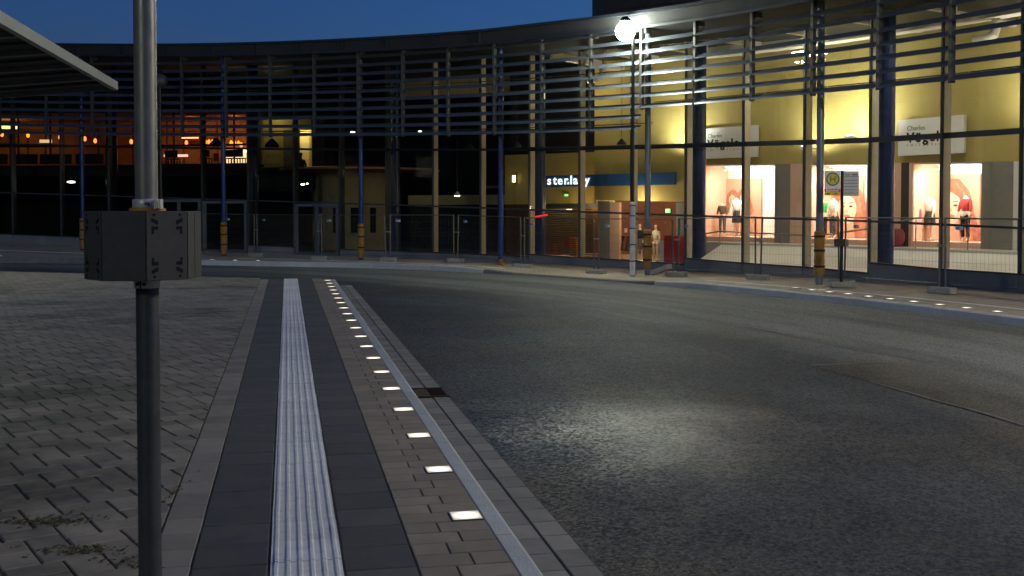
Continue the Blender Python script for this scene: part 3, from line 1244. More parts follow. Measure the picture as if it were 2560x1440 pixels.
# shop behind the shutter and the open shop
ib0, ib1 = ia(1366, -7), ia(1725, -7)
MB().arc(ib0 - .5, ib1 + .3, -7.5, -7.6, -.2, 2.4, 4).build('shop_rear_wall', M('shop_rear', (.16, .06, .035), .7, var=.2, sc=2), bld)
MB().arc(ib0 - .5, ib1 + .5, WO - 1.1, -7.5, 2.3, 2.4, 4).build('shop_ceiling', M('shop_ceiling', (.12, .10, .08), .8), bld)
MB().arc(ib0 - .5, ib1 + .5, WO - .3, -7.5, -.12, -.09, 4).build('shop_floor', M('shop_floor', (.42, .30, .20), .35, var=.1), bld)
ipw = ia(1362, WO - 1)
MB().arc(ipw - .03, ipw, WO - .92, -7.55, -.2, 2.4).build('party_wall', MT['dullwall'], bld)
ig0, ig1 = ia(1499, WO - .2), ia(1529, WO - .2)
MB().arc(ig0, ig1, WO - .1, WO - .3, -.2, 1.80).build('grey_pier', MT['greywall'], bld)
MB().arc(ig1, ia(1553, WO - .2), WO - .10, WO - .22, -.2, 1.76).build('peach_pier', MT['peach'], bld)
MB().arc(ia(1690, WO), ia(1735, WO), WO, WO - .3, -.2, 1.74).build('grey_pier', MT['greywall'], bld)
MB().arc(ia(1733, WO) - .02, ia(1733, WO), WO + .2, -7.4, -.2, 2.88).build('party_wall', MT['greywall'], bld)

# blue sign band with lit letters
si0, si1 = ia(1340, WO + .1), ia(1688, WO + .1)
zs0, zs1 = zat(1500, 465, WO + .1), zat(1500, 436, WO + .1)
sg = thing('shop_sign', 'long blue sign band with white lit letters on the yellow wall', 'sign', A((si0 + si1) / 2, WO + .1, zs0))
n = 6
for q in range(n):
    MB().arc(si0 + (si1 - si0) * q / n, si0 + (si1 - si0) * (q + 1) / n - .001, WO + .12, WO + .04, zs0, zs1).build('band', MT['signblue'], sg)
iw0, iw1 = ia(1336, WO + .14), ia(1478, WO + .14)
word = 'mister*lady'
chars = [('mi', 1322), ('s', 1368), ('t', 1383), ('e', 1394), ('r', 1410), ('*', 1419), ('l', 1425), ('a', 1433), ('d', 1447), ('y', 1462)]
for ch, px in chars:
    if ch == '*':
        i = ia(px + 2, WO + .16)
        p = A(i, WO + .17, zs0 + .11)
        t = Matrix.Rotation(arz(i), 3, 'Z')
        pts = [p + t @ Vector((math.sin(2 * PI * k / 10) * (.062 if k % 2 == 0 else .026), 0, math.cos(2 * PI * k / 10) * (.062 if k % 2 == 0 else .026))) for k in range(10)]
        MB().poly(list(reversed(pts))).build('star', MT['letter'], sg)
        continue
    i = ia(px, WO + .15)
    me = text_mesh('letter', ch, .41, MT['letter'], bold=.006, depth=.012)
    place_text('letter', me, sg, A(i, WO + .15, zs0 + .075), arz(i))

# ------------------------------------------------------------------ right shop
def zW(py_):
    return py_


zFl = .58
MB().arc(iS, IEND, -1.55, -8, -.2, zFl, 16).build('raised_floor', MT['floor'], bld)
rp = MB()
nr = 18
ra = ia(1735, -.3)
for q in range(nr):
    a, b = ra + (IEND - ra) * q / nr, ra + (IEND - ra) * (q + 1) / nr
    rp.poly([A(a, -.10, -.02), A(b, -.10, -.02), A(b, -1.5, zFl - .03), A(a, -1.5, zFl - .03)])
rp.build('ramp', MT['white'], bld)
MB().arc(iS, IEND, -1.5, -1.56, -.25, zFl + .03, 16).build('ramp_kerb', MT['white'], bld)
MB().arc(ia(1735, -.3), IEND, -.08, -1.45, -.28, -.06, 16).build('ramp_floor', MT['floor'], bld)
WB = .70


def pier(px0, px1, mat, d=.3, o=WO):
    a, b = ia(px0, o), ia(px1, o)
    return MB().arc(a, b, o + .02, o - d, zFl, lambda i: zY2(i)).build('pier', MT[mat], bld)


pier(1735, 1762, 'peach')
pier(1938, 1947, 'metal', .1)
pier(1947, 1977, 'greywall')
pier(1977, 2008, 'peach')
pier(2008, 2018, 'metal', .1)
pier(2168, 2212, 'peach')
pier(2254, 2274, 'brown', .25)
pier(2274, 2282, 'peach', .25)
pier(2212, 2254, 'peach', .25)
pier(2455, 2478, 'greywall', .2)
pier(2478, 2484, 'metal', .1)
pier(2484, 2535, 'greywall', 1.2)
pier(2535, 2600, 'white')
pier(2750, 2900, 'peach')
vit = []
for px0, px1 in ((1762, 1938), (2018, 2168), (2282, 2455), (2600, 2750)):
    a, b = ia(px0, WO), ia(px1, WO)
    f2 = lambda i: zY2(i)
    bk = MB().arc(a - .05, b + .05, WO - 1.25, WO - 1.33, zFl, f2, 2).build('display_window', MT['white'], bld)
    MB().arc(a - .05, b + .05, WO - .02, WO - 1.25, zFl, WB + .02, 2).build('display_floor', MT['peach'], bk)
    MB().arc(a - .05, b + .05, WO - .02, WO - 1.25, lambda i: f2(i) - .04, f2, 2).build('display_ceiling', MT['white'], bk)
    for q in (a - .03, b + .01):
        MB().arc(q, q + .02, WO - .02, WO - 1.25, zFl, f2).build('display_side', MT['peach'], bk)
    MB().arc(a, b, WO - .03, WO - .045, WB + .02, lambda i: f2(i) - .04, 2).build('pane', MT['glass'], bk)
    m = (a + b) / 2
    MB().arc(a + .1, b - .1, WO - .75, WO - .9, lambda i: f2(i) - .09, lambda i: f2(i) - .05).build('lamp_strip', emit_mat('display_strip_lit', (1, .82, .6), 4), bk)
    p = A(m, WO - .14, zY2(m) - .1)
    light('display_light', 'AREA', p, 108, (1, .90, .80), bk, (1.3, .3), A(m, WO - .95, 1.0))
    vit.append((a, b, bk))


def sign_board(px0, px1, y0, y1, label):
    a, b = ia(px0, WO + .1), ia(px1, WO + .1)
    i = (a + b) / 2
    zl, zh = zat((px0 + px1) / 2, y1, WO + .1), zat((px0 + px1) / 2, y0, WO + .1)
    wd = (A(a, WO + .1, 0) - A(b, WO + .1, 0)).length
    c = A(i, WO + .12, zl)
    t = thing('shop_sign', label, 'sign', c, arz(i))
    hh = zh - zl
    MB().box((0, 0, hh / 2), (wd, .1, hh)).build('board', MT['white'], t, world=False)
    x0 = -wd * .36
    blk = M('black_print', (.015, .013, .012), .6, var=0)
    gry = M('grey_print', (.22, .2, .18), .6, var=0)
    rd = M('red_print', (.45, .12, .06), .6, var=0)

    def put(nm, body, size, mat, x, z, bold, sp=1.0):
        me = text_mesh(nm, body, size, mat, bold, .003, sp)
        o = bpy.data.objects.new(nm, me)
        COL.objects.link(o)
        o.parent = t
        o.matrix_local = Matrix.Translation((x, -.054, z)) @ Matrix.Rotation(PI / 2, 4, 'X')
    put('lettering', 'Charles', hh * .19, gry, x0, hh * .68, 0)
    put('lettering', 'Vögele', hh * .38, blk, x0, hh * .36, .011, 1.2)
    put('lettering', 'SWITZERLAND', hh * .10, rd, x0, hh * .24, 0, 2.4)
    return t


sign_board(1752, 1895, 318, 395, 'white shop sign on the yellow wall beside the shutter shop, partly behind a column')
sign_board(2248, 2412, 294, 386, 'white shop sign on the yellow wall, the one nearer the picture edge')


# posters in the display windows (flat prints)
def flat(name, pts, mat, parent, y):
    return MB().poly([(x, y, z) for x, z in pts]).build(name, mat, parent, world=False)


def ell(cx, cz, rx, rz, n=22, a0=0, a1=2 * PI):
    return [(cx + rx * math.cos(a0 + (a1 - a0) * k / n), cz + rz * math.sin(a0 + (a1 - a0) * k / n)) for k in range(n)]


pr = {k: M('print_' + k, c, .5, var=v, sc=9) for k, c, v in (('bg', (.60, .31, .21), .06), ('hair', (.40, .13, .08), .35), ('hair2', (.50, .20, .12), .3), ('face', (.80, .55, .40), .04), ('eye', (.10, .035, .03), .1), ('lip', (.62, .16, .13), .1), ('pale', (.82, .66, .54), .04), ('shade', (.66, .36, .25), .06))}


def portrait(px0, px1, y0, y1, label, cx=.1, both=False):
    o_ = WO - 1.2
    a, b = ia(px0, o_), ia(px1, o_)
    i = (a + b) / 2
    zl, zh = zat((px0 + px1) / 2, y1, o_), zat((px0 + px1) / 2, y0, o_)
    wd = (A(a, o_, 0) - A(b, o_, 0)).length
    h = zh - zl
    t = thing('poster', label, 'poster', A(i, o_ + .05, zl), arz(i))
    MB().box((0, .01, h / 2), (wd, .02, h)).build('sheet', pr['bg'], t, world=False)

    def head(x, z, k, turn=0):
        flat('hair', [(x - .42 * k, z - .75 * k), (x - .50 * k, z - .1 * k), (x - .40 * k, z + .42 * k), (x - .1 * k, z + .66 * k), (x + .2 * k, z + .64 * k), (x + .46 * k, z + .35 * k), (x + .60 * k, z - .2 * k), (x + .82 * k, z - .8 * k), (x + .5 * k, z - 1.1 * k), (x - .2 * k, z - 1.1 * k)], pr['hair'], t, -.003)
        flat('hair', [(x + .10 * k, z + .6 * k), (x + .36 * k, z + .3 * k), (x + .48 * k, z - .3 * k), (x + .60 * k, z - .9 * k), (x + .35 * k, z - .95 * k), (x + .26 * k, z)], pr['hair2'], t, -.005)
        flat('neck', [(x - .16 * k, z - .3 * k), (x + .18 * k, z - .3 * k), (x + .26 * k, z - .9 * k), (x - .3 * k, z - .9 * k)], pr['shade'], t, -.007)
        flat('face', ell(x, z, .27 * k, .40 * k), pr['face'], t, -.009)
        flat('cheek', ell(x - .15 * k, z - .12 * k, .08 * k, .14 * k), pr['shade'], t, -.0105)
        flat('fringe', [(x - .30 * k, z + .02 * k), (x - .30 * k, z + .40 * k), (x, z + .5 * k), (x + .30 * k, z + .38 * k), (x + .31 * k, z), (x + .2 * k, z + .22 * k), (x - .02 * k, z + .36 * k), (x - .2 * k, z + .2 * k)], pr['hair'], t, -.012)
        for e in (-1, 1):
            flat('eye', ell(x + e * .115 * k, z + .04 * k, .06 * k, .026 * k, 10), pr['eye'], t, -.014)
            flat('brow', [(x + e * .05 * k, z + .11 * k), (x + e * .19 * k, z + .12 * k), (x + e * .18 * k, z + .14 * k), (x + e * .06 * k, z + .135 * k)][::e], pr['eye'], t, -.014)
        flat('nose', [(x - .035 * k, z - .1 * k), (x + .04 * k, z - .1 * k), (x + .015 * k, z + .02 * k)], pr['shade'], t, -.014)
        flat('mouth', ell(x, z - .2 * k, .095 * k, .035 * k, 12), pr['lip'], t, -.014)
    if both:
        head(-.16, h * .66, .46)
        head(.24, h * .68, .46)
        flat('blouse', [(-.40, .05), (-.04, .05), (-.02, h * .44), (-.36, h * .44)], pr['pale'], t, -.016)
    else:
        head(cx, h * .50, 1.12)
    return t


portrait(1786, 1905, 447, 600, 'peach poster with two long haired women behind the mannequins under the cut off sign', both=True)
portrait(2292, 2452, 436, 600, 'large poster of a smiling woman with long red hair in a shop window', .13)
portrait(2040, 2160, 440, 600, 'peach portrait poster in the shop window behind the bus stop sign', .28)


# mannequins
def mannequin(px, py, off, h, top, bottom, label, head=True, skirt=False, hatcol=None, arm=.25, z0=None):
    i = ia(px, off, py)
    z = z0 if z0 is not None else zat(px, py, off)
    t = thing('mannequin', label, 'mannequin', A(i, off, z), arz(i) + random.uniform(-.3, .3))
    u = h / 1.75

    def J(x, y, zz, r):
        return (Vector((x, y, zz)) * u, (r[0] * u, r[1] * u) if isinstance(r, tuple) else r * u)
    js = [J(0, 0, .95, (.15, .10)), J(0, 0, 1.12, (.12, .09)), J(0, 0, 1.32, (.15, .10)), J(0, 0, 1.45, (.09, .07)), J(0, -.01, 1.57, .05)]
    ed = [(0, 1), (1, 2), (2, 3), (3, 4)]
    if head:
        js += [J(0, -.015, 1.60, .075), J(0, -.02, 1.68, .085), J(0, -.01, 1.75, .05)]
        ed += [(4, 5), (5, 6), (6, 7)]
    for sx in (-1, 1):
        k = len(js)
        js += [J(sx * .17, 0, 1.40, .055), J(sx * (.2 + arm * .12), -.02, 1.15, .042), J(sx * (.19 + arm * .2), -.10, .92, .033), J(sx * (.19 + arm * .2), -.12, .82, .03)]
        ed += [(2, k), (k, k + 1), (k + 1, k + 2), (k + 2, k + 3)]
    for sx in (-1, 1):
        k = len(js)
        js += [J(sx * .09, 0, .85, .085), J(sx * .10, -.02, .5, .058), J(sx * .10, .01, .1, .038), J(sx * .11, -.08, .03, .032)]
        ed += [(0, k), (k, k + 1), (k + 1, k + 2), (k + 2, k + 3)]
    skin('body', js, ed, MT['skin'], t, 1, world=False)
    tj = [J(0, 0, .98, (.175, .125)), J(0, 0, 1.12, (.15, .11)), J(0, 0, 1.32, (.175, .12)), J(0, 0, 1.44, (.11, .085))]
    te = [(0, 1), (1, 2), (2, 3)]
    for sx in (-1, 1):
        k = len(tj)
        tj += [J(sx * .17, 0, 1.40, .07), J(sx * (.2 + arm * .12), -.02, 1.15, .058), J(sx * (.195 + arm * .17), -.07, 1.0, .05)]
        te += [(2, k), (k, k + 1), (k + 1, k + 2)]
    skin('top', tj, te, top, t, 1, world=False)
    if skirt:
        MB().lathe([(.21 * u, .55 * u), (.19 * u, .75 * u), (.165 * u, .92 * u), (.13 * u, 1.04 * u)], (0, 0, 0), 16).build('skirt', bottom, t, True, world=False)
    else:
        bj = [J(0, 0, .97, (.165, .115))]
        be = []
        for sx in (-1, 1):
            k = len(bj)
            bj += [J(sx * .095, 0, .84, .10), J(sx * .105, -.02, .5, .075), J(sx * .105, 0, .14, .065)]
            be += [(0, k), (k, k + 1), (k + 1, k + 2)]
        skin('trousers', bj, be, bottom, t, 1, world=False)
    MB().lathe([(.16 * u, 0), (.16 * u, .012), (.02, .02)], (0, 0, 0), 18).build('stand', MT['metal'], t, world=False)
    return t


def cloth(n, c):
    return M(n, c, .8, var=.25, sc=25)


cl = {'brown': cloth('brown_cloth', (.12, .07, .04)), 'white': cloth('white_cloth', (.75, .72, .68)), 'black': cloth('black_cloth', (.02, .018, .018)), 'pink': cloth('magenta_cloth', (.50, .03, .16)), 'red': cloth('red_cloth', (.45, .04, .04)), 'cream': cloth('cream_cloth', (.70, .60, .42)), 'grey': cloth('grey_cloth', (.10, .095, .09)), 'green': cloth('green_cloth', (.05, .42, .10))}
DZ = WB + .02
mannequin(1806, 596, WO - .45, 1.12, cl['brown'], cl['grey'], 'headless mannequin in a brown top in the window under the cut off sign', head=False, z0=DZ)
mannequin(1842, 596, WO - .60, 1.30, cl['white'], cl['black'], 'mannequin in a white top and black skirt in front of the two women poster', skirt=True, head=False, z0=DZ)
mannequin(2083, 596, WO - .5, 1.25, cl['white'], cl['grey'], 'headless mannequin in white behind the bus stop sign', head=False, z0=DZ)
mannequin(2058, 596, WO - .8, 1.2, cl['green'], cl['black'], 'mannequin in a green top half hidden by the grey column', head=False, z0=DZ)
mannequin(2290, 606, WO - .35, 1.0, cl['pink'], cl['grey'], 'child mannequin in a magenta top in the shop window', z0=DZ)
mannequin(2324, 606, WO - .55, 1.26, cl['white'], cl['black'], 'headless mannequin in a white top and black skirt beside the red haired portrait', head=False, skirt=True, z0=DZ)
mannequin(2413, 606, WO - .45, 1.28, cl['red'], cl['black'], 'headless mannequin in a red jacket beside the red haired portrait', head=False, z0=DZ)
mannequin(1600, 648, WO - .55, 1.16, cl['black'], cl['grey'], 'mannequin in a dark top in the shop entrance beside the white wrapped post', skirt=True, z0=-.09)
mannequin(1640, 650, WO - .25, 1.14, cl['cream'], MT['skin'], 'mannequin in a cream hooded top and bare legs in the shop entrance', z0=-.09)
# round red pouf beside the pier
i = ia(2232, WO + .35)
MB().lathe([(.02, 0), (.24, .02), (.30, .16), (.30, .34), (.24, .44), (.02, .47)], A(i, WO + .35, zFl + .0), 22).build('round_seat', M('plum_seat', (.22, .03, .05), .7, var=.2), smooth=True, label='round red seat half hidden behind the inner column', cat='seat')

# clothes rack, notice and red bin in the left shop
i = ia(1568, WO - .3)
rk = thing('clothes_rack', 'clothes rack hung with dark garments in the shop entrance', 'rack', A(i, WO - .3, -.09), arz(i))
fr_ = MB()
for sx in (-.22, .22):
    fr_.tube([(sx, 0, 0), (sx, 0, .78)], .012, 6)
    fr_.tube([(sx, -.14, .015), (sx, .14, .015)], .012, 6)
fr_.tube([(-.24, 0, .78), (.24, 0, .78)], .012, 6)
fr_.build('rail_frame', MT['metal'], rk, world=False)
for k in range(9):
    x = -.2 + k * .05
    z0 = random.uniform(.28, .36)
    MB().hexa([Vector(q) for q in ((x - .015, -.13, z0), (x + .015, -.12, z0), (x + .02, .12, z0), (x - .012, .13, z0), (x - .008, -.03, .76), (x + .008, -.03, .76), (x + .008, .03, .76), (x - .008, .03, .76))]).build('garment', random.choice([cl['grey'], cl['brown'], cl['black'], cl['red']]), rk, world=False)
i = ia(1565, WO - .1)
MB().box(A(i, WO - .1, .86), (.1, .02, .13), arz(i)).build('notice_card', MT['peach'], label='small pale notice card standing on the clothes rack', cat='card')
i = ia(1687, -.9)
bx_ = thing('red_stand', 'red sales stand just inside the glass beside the fence foot', 'stand', A(i, -.9, -.05), arz(i))
MB().box((0, 0, .47), (.50, .34, .74)).build('panel', MT['red'], bx_, world=False)
for sx in (-.21, .21):
    MB().box((sx, 0, .05), (.07, .3, .1)).build('foot', MT['red'], bx_, world=False)
i = ia(1348, -.5, 540)
MB().tube([A(i - .22, -.45, zat(1340, 545, -.5)), A(i + .18, -.45, zat(1360, 537, -.5))], .022, 6).build('neon_tube', MT['redneon'], label='short slanting red neon tube in front of the navy column', cat='neon light')

# coloured goods behind the shutter
for k_, (px, y0, y1, c) in enumerate(((1378, 580, 590, 'red'), (1380, 608, 620, 'red'), (1382, 626, 636, 'red'), (1420, 592, 612, 'red'), (1438, 595, 636, 'amber2'))):
    o_ = WO - 1.6
    i = ia(px, o_)
    zl, zh = zat(px, y1, o_), zat(px, y0, o_)
    mt = cl['red'] if c == 'red' else MT['orange']
    MB().box(A(i, o_, (zl + zh) / 2), (.24, .25, zh - zl), arz(i)).box(A(i, o_, zl - .03), (.3, .3, .03), arz(i)).build('display_goods', mt, label=ORD[k_] + ' red goods seen through the brown shutter, counted from the left' if c == 'red' else 'yellow goods display seen through the brown shutter', cat='goods', group='goods behind the shutter')


# handrails
def rail(pts, off, label, drop=.5):
    P = []
    for px, py in pts:
        i = ia(px, off, py)
        P.append(A(i, off, zat(px, py, off)))
    t = thing('handrail', label, 'handrail', (P[0].x, P[0].y, zFl))
    MB().tube(P, .02, 8).build('rail', MT['metal'], t, smooth=True)
    L_ = []
    for a, b in zip(P, P[1:]):
        n = max(1, round((b - a).length / .95))
        L_ += [a + (b - a) * (k / n) for k in range(n)]
    L_.append(P[-1])
    for p in L_:
        MB().tube([(p.x, p.y, zFl), p], .014, 6).build('baluster', MT['metal'], t)
    return t


rail([(1765, 584), (1800, 578), (1900, 583), (2010, 588)], -1.7, 'steel handrail on the ramp below the two women poster')
rail([(2022, 592), (2100, 582), (2175, 571)], -1.7, 'sloping steel handrail behind the bus stop sign')
rail([(2235, 556), (2290, 545), (2420, 546), (2545, 549)], -1.9, 'steel handrail in front of the red haired portrait')

# ceiling pieces over the right shop
duct = M('white_duct', (.70, .66, .56), .5, var=.06)
for px, py, o_ in ((1500, 110, -2), (2480, 45, -2.4)):
    i = ia(px, o_, py)
    p = A(i, o_, zTop(i) - .5)
    t = Matrix.Rotation(arz(i), 3, 'Z')
    pts = [p + t @ Vector(q) for q in ((0, 1.2, .1), (0, .2, .05), (.12, 0, -.05), (.1, -.06, -.28), (-.1, -.08, -.36), (-.38, -.08, -.36))]
    MB().tube(pts, .11, 12).build('ceiling_duct', duct, bld, smooth=True)
for k in range(8):
    i = 11.2 + k * 1.05
    MB().arc(i, i + .06, -.5, -3.1, zTop(i) - .34, zTop(i) - .12).build('ceiling_beam', MT['ceil'], bld)
MB().arc(13.2, 22, -2.2, -2.6, lambda q: zTop(q) - .42, lambda q: zTop(q) - .16, 12).build('ceiling_trunking', MT['ceil'], bld)

# floodlights washing the yellow wall
for k, (px, py, en) in enumerate(((1682, 352, 270), (2012, 352, 170), (2125, 326, 300), (2590, 300, 300))):
    o_ = WO + .8
    i = ia(px, o_, py)
    z = zat(px, py + 8, o_) - .1
    t = thing('wall_floodlight', ('wall floodlight washing the yellow wall above the shop entrance', 'wall floodlight beside the thin grey column glaring on the yellow wall', 'wall floodlight glaring beside the second navy column', 'wall floodlight beyond the picture edge')[k], 'lamp', A(i, o_, z), arz(i))
    MB().box((0, 0, 0), (.22, .12, .09)).build('housing', MT['white'], t, world=False)
    MB().box((0, .02, .05), (.19, .09, .012)).build('lens', emit_mat('flood_lens_lit', (.95, 1, .95), 25), t, world=False)
    MB().box((0, .3, -.01), (.03, .5, .03)).build('bracket', MT['metal'], t, world=False)
    light('flood', 'SPOT', A(i, o_, z + .08), en, (1, .96, .84), t, .06, A(i, WO - .1, z + 1.1), math.radians(150))
# general ceiling lamps over the ramp
for k in range(5):
    i = 13.9 + k * 1.9
    t = thing('ceiling_lamp', ORD[k] + ' white ceiling lamp over the shop ramp, counted from the left', 'lamp', A(i, -.95, zTop(i) - .35), arz(i), 'ceiling lamps over the shop ramp')
    MB().lathe([(.10, -.1), (.12, 0), (.12, .1), (.03, .14)], (0, 0, 0), 16).build('housing', MT['white'], t, world=False)
    light('ceiling_glow', 'SPOT', A(i, -.95, zTop(i) - .55), 165, (1, .92, .78), t, .12, A(i, -1.1, 0), math.radians(168))
i = 12.0
light('shop_glow', 'POINT', A(ia(1430, -3.35), -3.35, 1.72), 16, (1, .66, .34), bld, .1)  # unseen lamp added in front to warm the shutter slats
light('shop_glow', 'POINT', A(ia(1600, -2.85), -2.75, 1.6), 60, (1, .76, .5), bld, .1)
light('shop_glow', 'POINT', A(ia(1620, -5.2), -5.2, 2.0), 120, (1, .72, .46), bld, .15)
light('shop_glow', 'POINT', A(ia(1420, -5.5), -5.5, 1.9), 150, (1, .6, .28), bld, .15)
light('hall_glow', 'POINT', A(ia(1450, -2.0), -2.0, 5.2), 50, (1, .86, .62), bld, .2)

# bell shaped hanging lamps and small fittings over the hall
def hang(px, py, off, label, lit=False, s=.14):
    i = ia(px, off, py)
    p = A(i, off, zat(px, py, off))
    t = thing('hanging_lamp', label, 'lamp', p)
    MB().lathe([(s, 0), (s * .95, s * .35), (s * .45, s * .9), (s * .2, s * 1.2)], p, 16).build('shade', MT['dullwall'] if not lit else MT['white'], t, smooth=True)
    MB().tube([p + Vector((0, 0, s * 1.2)), (p.x, p.y, zTop(i) - .12)], .008, 5).build('cord', MT['cap'], t)
    if lit:
        MB().lathe([(.01, -.03), (s * .8, -.02), (s * .8, .01)], p, 16).build('bulb', MT['greenglow'], t)
    return t


hang(1292, 368, -2.2, 'dark bell shaped hanging lamp beside the blue column', s=.17)
hang(1554, 362, -1.8, 'pale bell shaped hanging lamp in front of the yellow wall near the lamp post', s=.15)
hang(1175, 372, -3.5, 'dim bell shaped hanging lamp in the dark hall', s=.16)
hang(540, 366, -3.5, 'dark bell shaped hanging lamp before the orange restaurant', s=.28)
hang(680, 368, -3.5, 'dark bell shaped hanging lamp before the yellow upstairs room', s=.28)
hang(1143, 489, -3.5, 'small brightly lit hanging lamp in the dark hall', True, .12)


def fitting(name, px, py, off, w_, h_, mat, label, cat):
    i = ia(px, off, py)
    p = A(i, off, zat(px, py, off))
    mb = MB().box(p, (w_, .06, h_), arz(i))
    if name == 'lamp_reflection':  # glowing blobs stand in for street lamps mirrored in the glass
        mb = MB()
        mb.lathe([(math.sin(PI * q / 8) * w_ / 2 + .002, -math.cos(PI * q / 8) * h_ / 2) for q in range(9)], p, 14)
    mb2 = MB().box(p + (A(i, off - .05, 0) - A(i, off, 0)), (w_ * 1.15, .05, h_ * 1.3), arz(i))
    t = thing(name, label, cat, p)
    mb.build('lit_face', mat, t)
    mb2.build('housing', MT['cap'], t)


fitting('wall_lamp', 1285, 447, WO - .8, .10, .24, emit_mat('wall_lamp_lit', (1, .8, .4), 5), 'upright lit wall lamp on the dim yellow wall beside the blue column', 'lamp')
fitting('exit_sign', 1118, 512, -6, .15, .09, MT['exit'], 'green emergency exit sign in the dark hall below the hanging lamp', 'sign')
fitting('exit_sign', 1670, 527, -5.5, .16, .13, MT['exit'], 'green emergency exit sign inside the shop with mannequins', 'sign')
fitting('exit_sign', 1416, 488, WO - .7, .12, .07, MT['exit'], 'small green emergency sign above the brown shutter', 'sign')
fitting('shutter_lamp', 1423, 522, WO - 1.3, .2, .12, MT['warmstrip'], 'warm lit ceiling lamp seen through the brown shutter', 'lamp')
fitting('lamp_reflection', 178, 455, -2.5, .30, .07, MT['greenglow'], 'long greenish glowing blob for a lamp reflection under the orange restaurant', 'lamp')
fitting('lamp_reflection', 882, 331, -2.5, .16, .07, MT['greenglow'], 'greenish glowing blob for a lamp reflection behind the louvres beside a blue column', 'lamp')
fitting('lamp_reflection', 1050, 329, -2.5, .12, .05, MT['greenglow'], 'small greenish glowing blob for a lamp reflection behind the lowest louvre', 'lamp')
fitting('lamp_reflection', 757, 461, -2.5, .14, .06, MT['greenglow'], 'small greenish glowing blob for a lamp reflection above the double door', 'lamp')
fitting('lamp_reflection', 972, 476, -2.5, .14, .05, MT['greenglow'], 'small greenish glowing blob for a lamp reflection beside the round kiosk', 'lamp')
fitting('lamp_reflection', 768, 459, -2.5, .07, .045, MT['greenglow'], 'tiny greenish glowing blob for a lamp reflection next to the one above the double door', 'lamp')

# ------------------------------------------------------------------ restaurant on the gallery
GO = -5.0
gi0, gi1 = I0 + .1, ia(622, GO)
zGal = tab((-4, 3.35), (3.5, 3.45))
MB().arc(gi0, gi1, GO, -13.9, 2.95, zGal, 16).build('gallery_floor', MT['dullwall'], bld)
pn = M('amber_panel', (.30, .13, .04), .6, var=.2, sc=3)
a, b = gi0, gi1
n = 22
for q in range(n):
    u0, u1 = a + (b - a) * q / n, a + (b - a) * (q + 1) / n - .03
    MB().arc(u0, u1, GO - 3.2, GO - 3.3, 3.4, 5.6).build('restaurant_panel', pn, bld)
MB().arc(gi0, gi1, GO - .1, GO - 3.2, 5.45, 5.6, 10).build('restaurant_ceiling', M('restaurant_ceiling', (.32, .14, .06), .7, var=.1), bld)
MB().arc(gi1, gi1 + .04, GO, GO - 3.2, 3.4, 5.6).build('restaurant_wall', MT['dullwall'], bld)
for q in range(12):
    u = gi0 + (gi1 - gi0) * (q + .5) / 12
    MB().box(A(u, GO - .05, 4.5), (.06, .06, 2.1), arz(u)).build('gallery_post', MT['soffit'], bld)
MB().arc(gi0, gi1, GO - .02, GO - .08, 4.16, 4.24, 10).build('gallery_rail', MT['soffit'], bld)
bal = M('smoked_balustrade', (.05, .035, .02), .3, var=.3)
for px0, px1, mt in ((-60, 20, bal), (30, 95, bal), (100, 180, bal), (190, 260, bal)):
    MB().arc(ia(px0, GO - .05), ia(px1, GO - .05), GO - .04, GO - .06, 3.45, zat(100, 385, GO)).build('balustrade', mt, bld)


def lamp_pendant(px, py, kk, off=GO - .9, s=.068):
    i = ia(px, off, py)
    p = A(i, off, zat(px, py, off))
    t = thing('pendant_lamp', ORD[kk] + ' glowing amber pendant lamp in the restaurant, counted from the left', 'lamp', p, group='amber pendant lamps in the restaurant')
    MB().lathe([(s * .3, -s * 1.5), (s * .85, -s), (s, 0), (s * .75, s), (s * .25, s * 1.5)], p, 12).build('shade', MT['amber'], t, smooth=True)
    MB().tube([p + Vector((0, 0, s * 1.5)), (p.x, p.y, 5.46)], .006, 4).build('cord', MT['cap'], t)


for kk, (px, py) in enumerate(((5, 336), (70, 338), (150, 343), (212, 347), (238, 352), (328, 354), (397, 356), (466, 357), (513, 355), (522, 355), (531, 355), (552, 361), (578, 357), (586, 357), (596, 358), (603, 362))):
    lamp_pendant(px, py, kk)


def rbox(name, px0, px1, y0, y1, off, d, mat, label, cat):
    a, b = ia(px0, off), ia(px1, off)
    m = (px0 + px1) / 2
    return MB().arc(a, b, off, off - d, zat(m, y1, off), zat(m, y0, off)).build(name, mat, label=label, cat=cat)


rbox('serving_hatch', 560, 616, 374, 408, GO - 2.9, .2, M('lit_hatch_panel', (.85, .62, .35), .6, var=.1, emit=1.3, ec=(1, .68, .34)), 'bright lit serving hatch at the end of the orange restaurant', 'hatch')
rbox('counter_light', 410, 468, 386, 392, GO - 2.6, .1, emit_mat('pink_strip_lit', (1, .62, .5), 1.2), 'pale lit strip light over the restaurant counter', 'lamp')
rbox('counter_light', 562, 616, 375, 381, GO - 2.6, .1, emit_mat('hatch_strip_lit', (1, .85, .5), 3), 'white strip light over the serving hatch', 'lamp')
rbox('red_board', 465, 497, 340, 352, GO - 2.7, .1, MT['red'], 'red panel over the restaurant counter', 'panel')
rbox('red_board', 205, 226, 338, 349, GO - 2.7, .1, MT['red'], 'small red panel behind a blue column in the restaurant', 'panel')
rbox('menu_board', 100, 130, 349, 357, GO - 2.7, .05, emit_mat('menu_board_lit', (1, .75, .4), .7), 'small lit menu board in the dim part of the restaurant', 'board')
rbox('ceiling_light', -20, 42, 314, 322, GO - 1.5, .3, emit_mat('ceiling_oval_lit', (1, .6, .15), 3), 'wide amber ceiling light at the far end of the restaurant', 'lamp')
rbox('strip_lamp', 455, 496, 343, 346, GO - 1.2, .05, emit_mat('orange_strip_lit', (1, .55, .15), 2), 'orange strip lamp over the red panel', 'lamp')
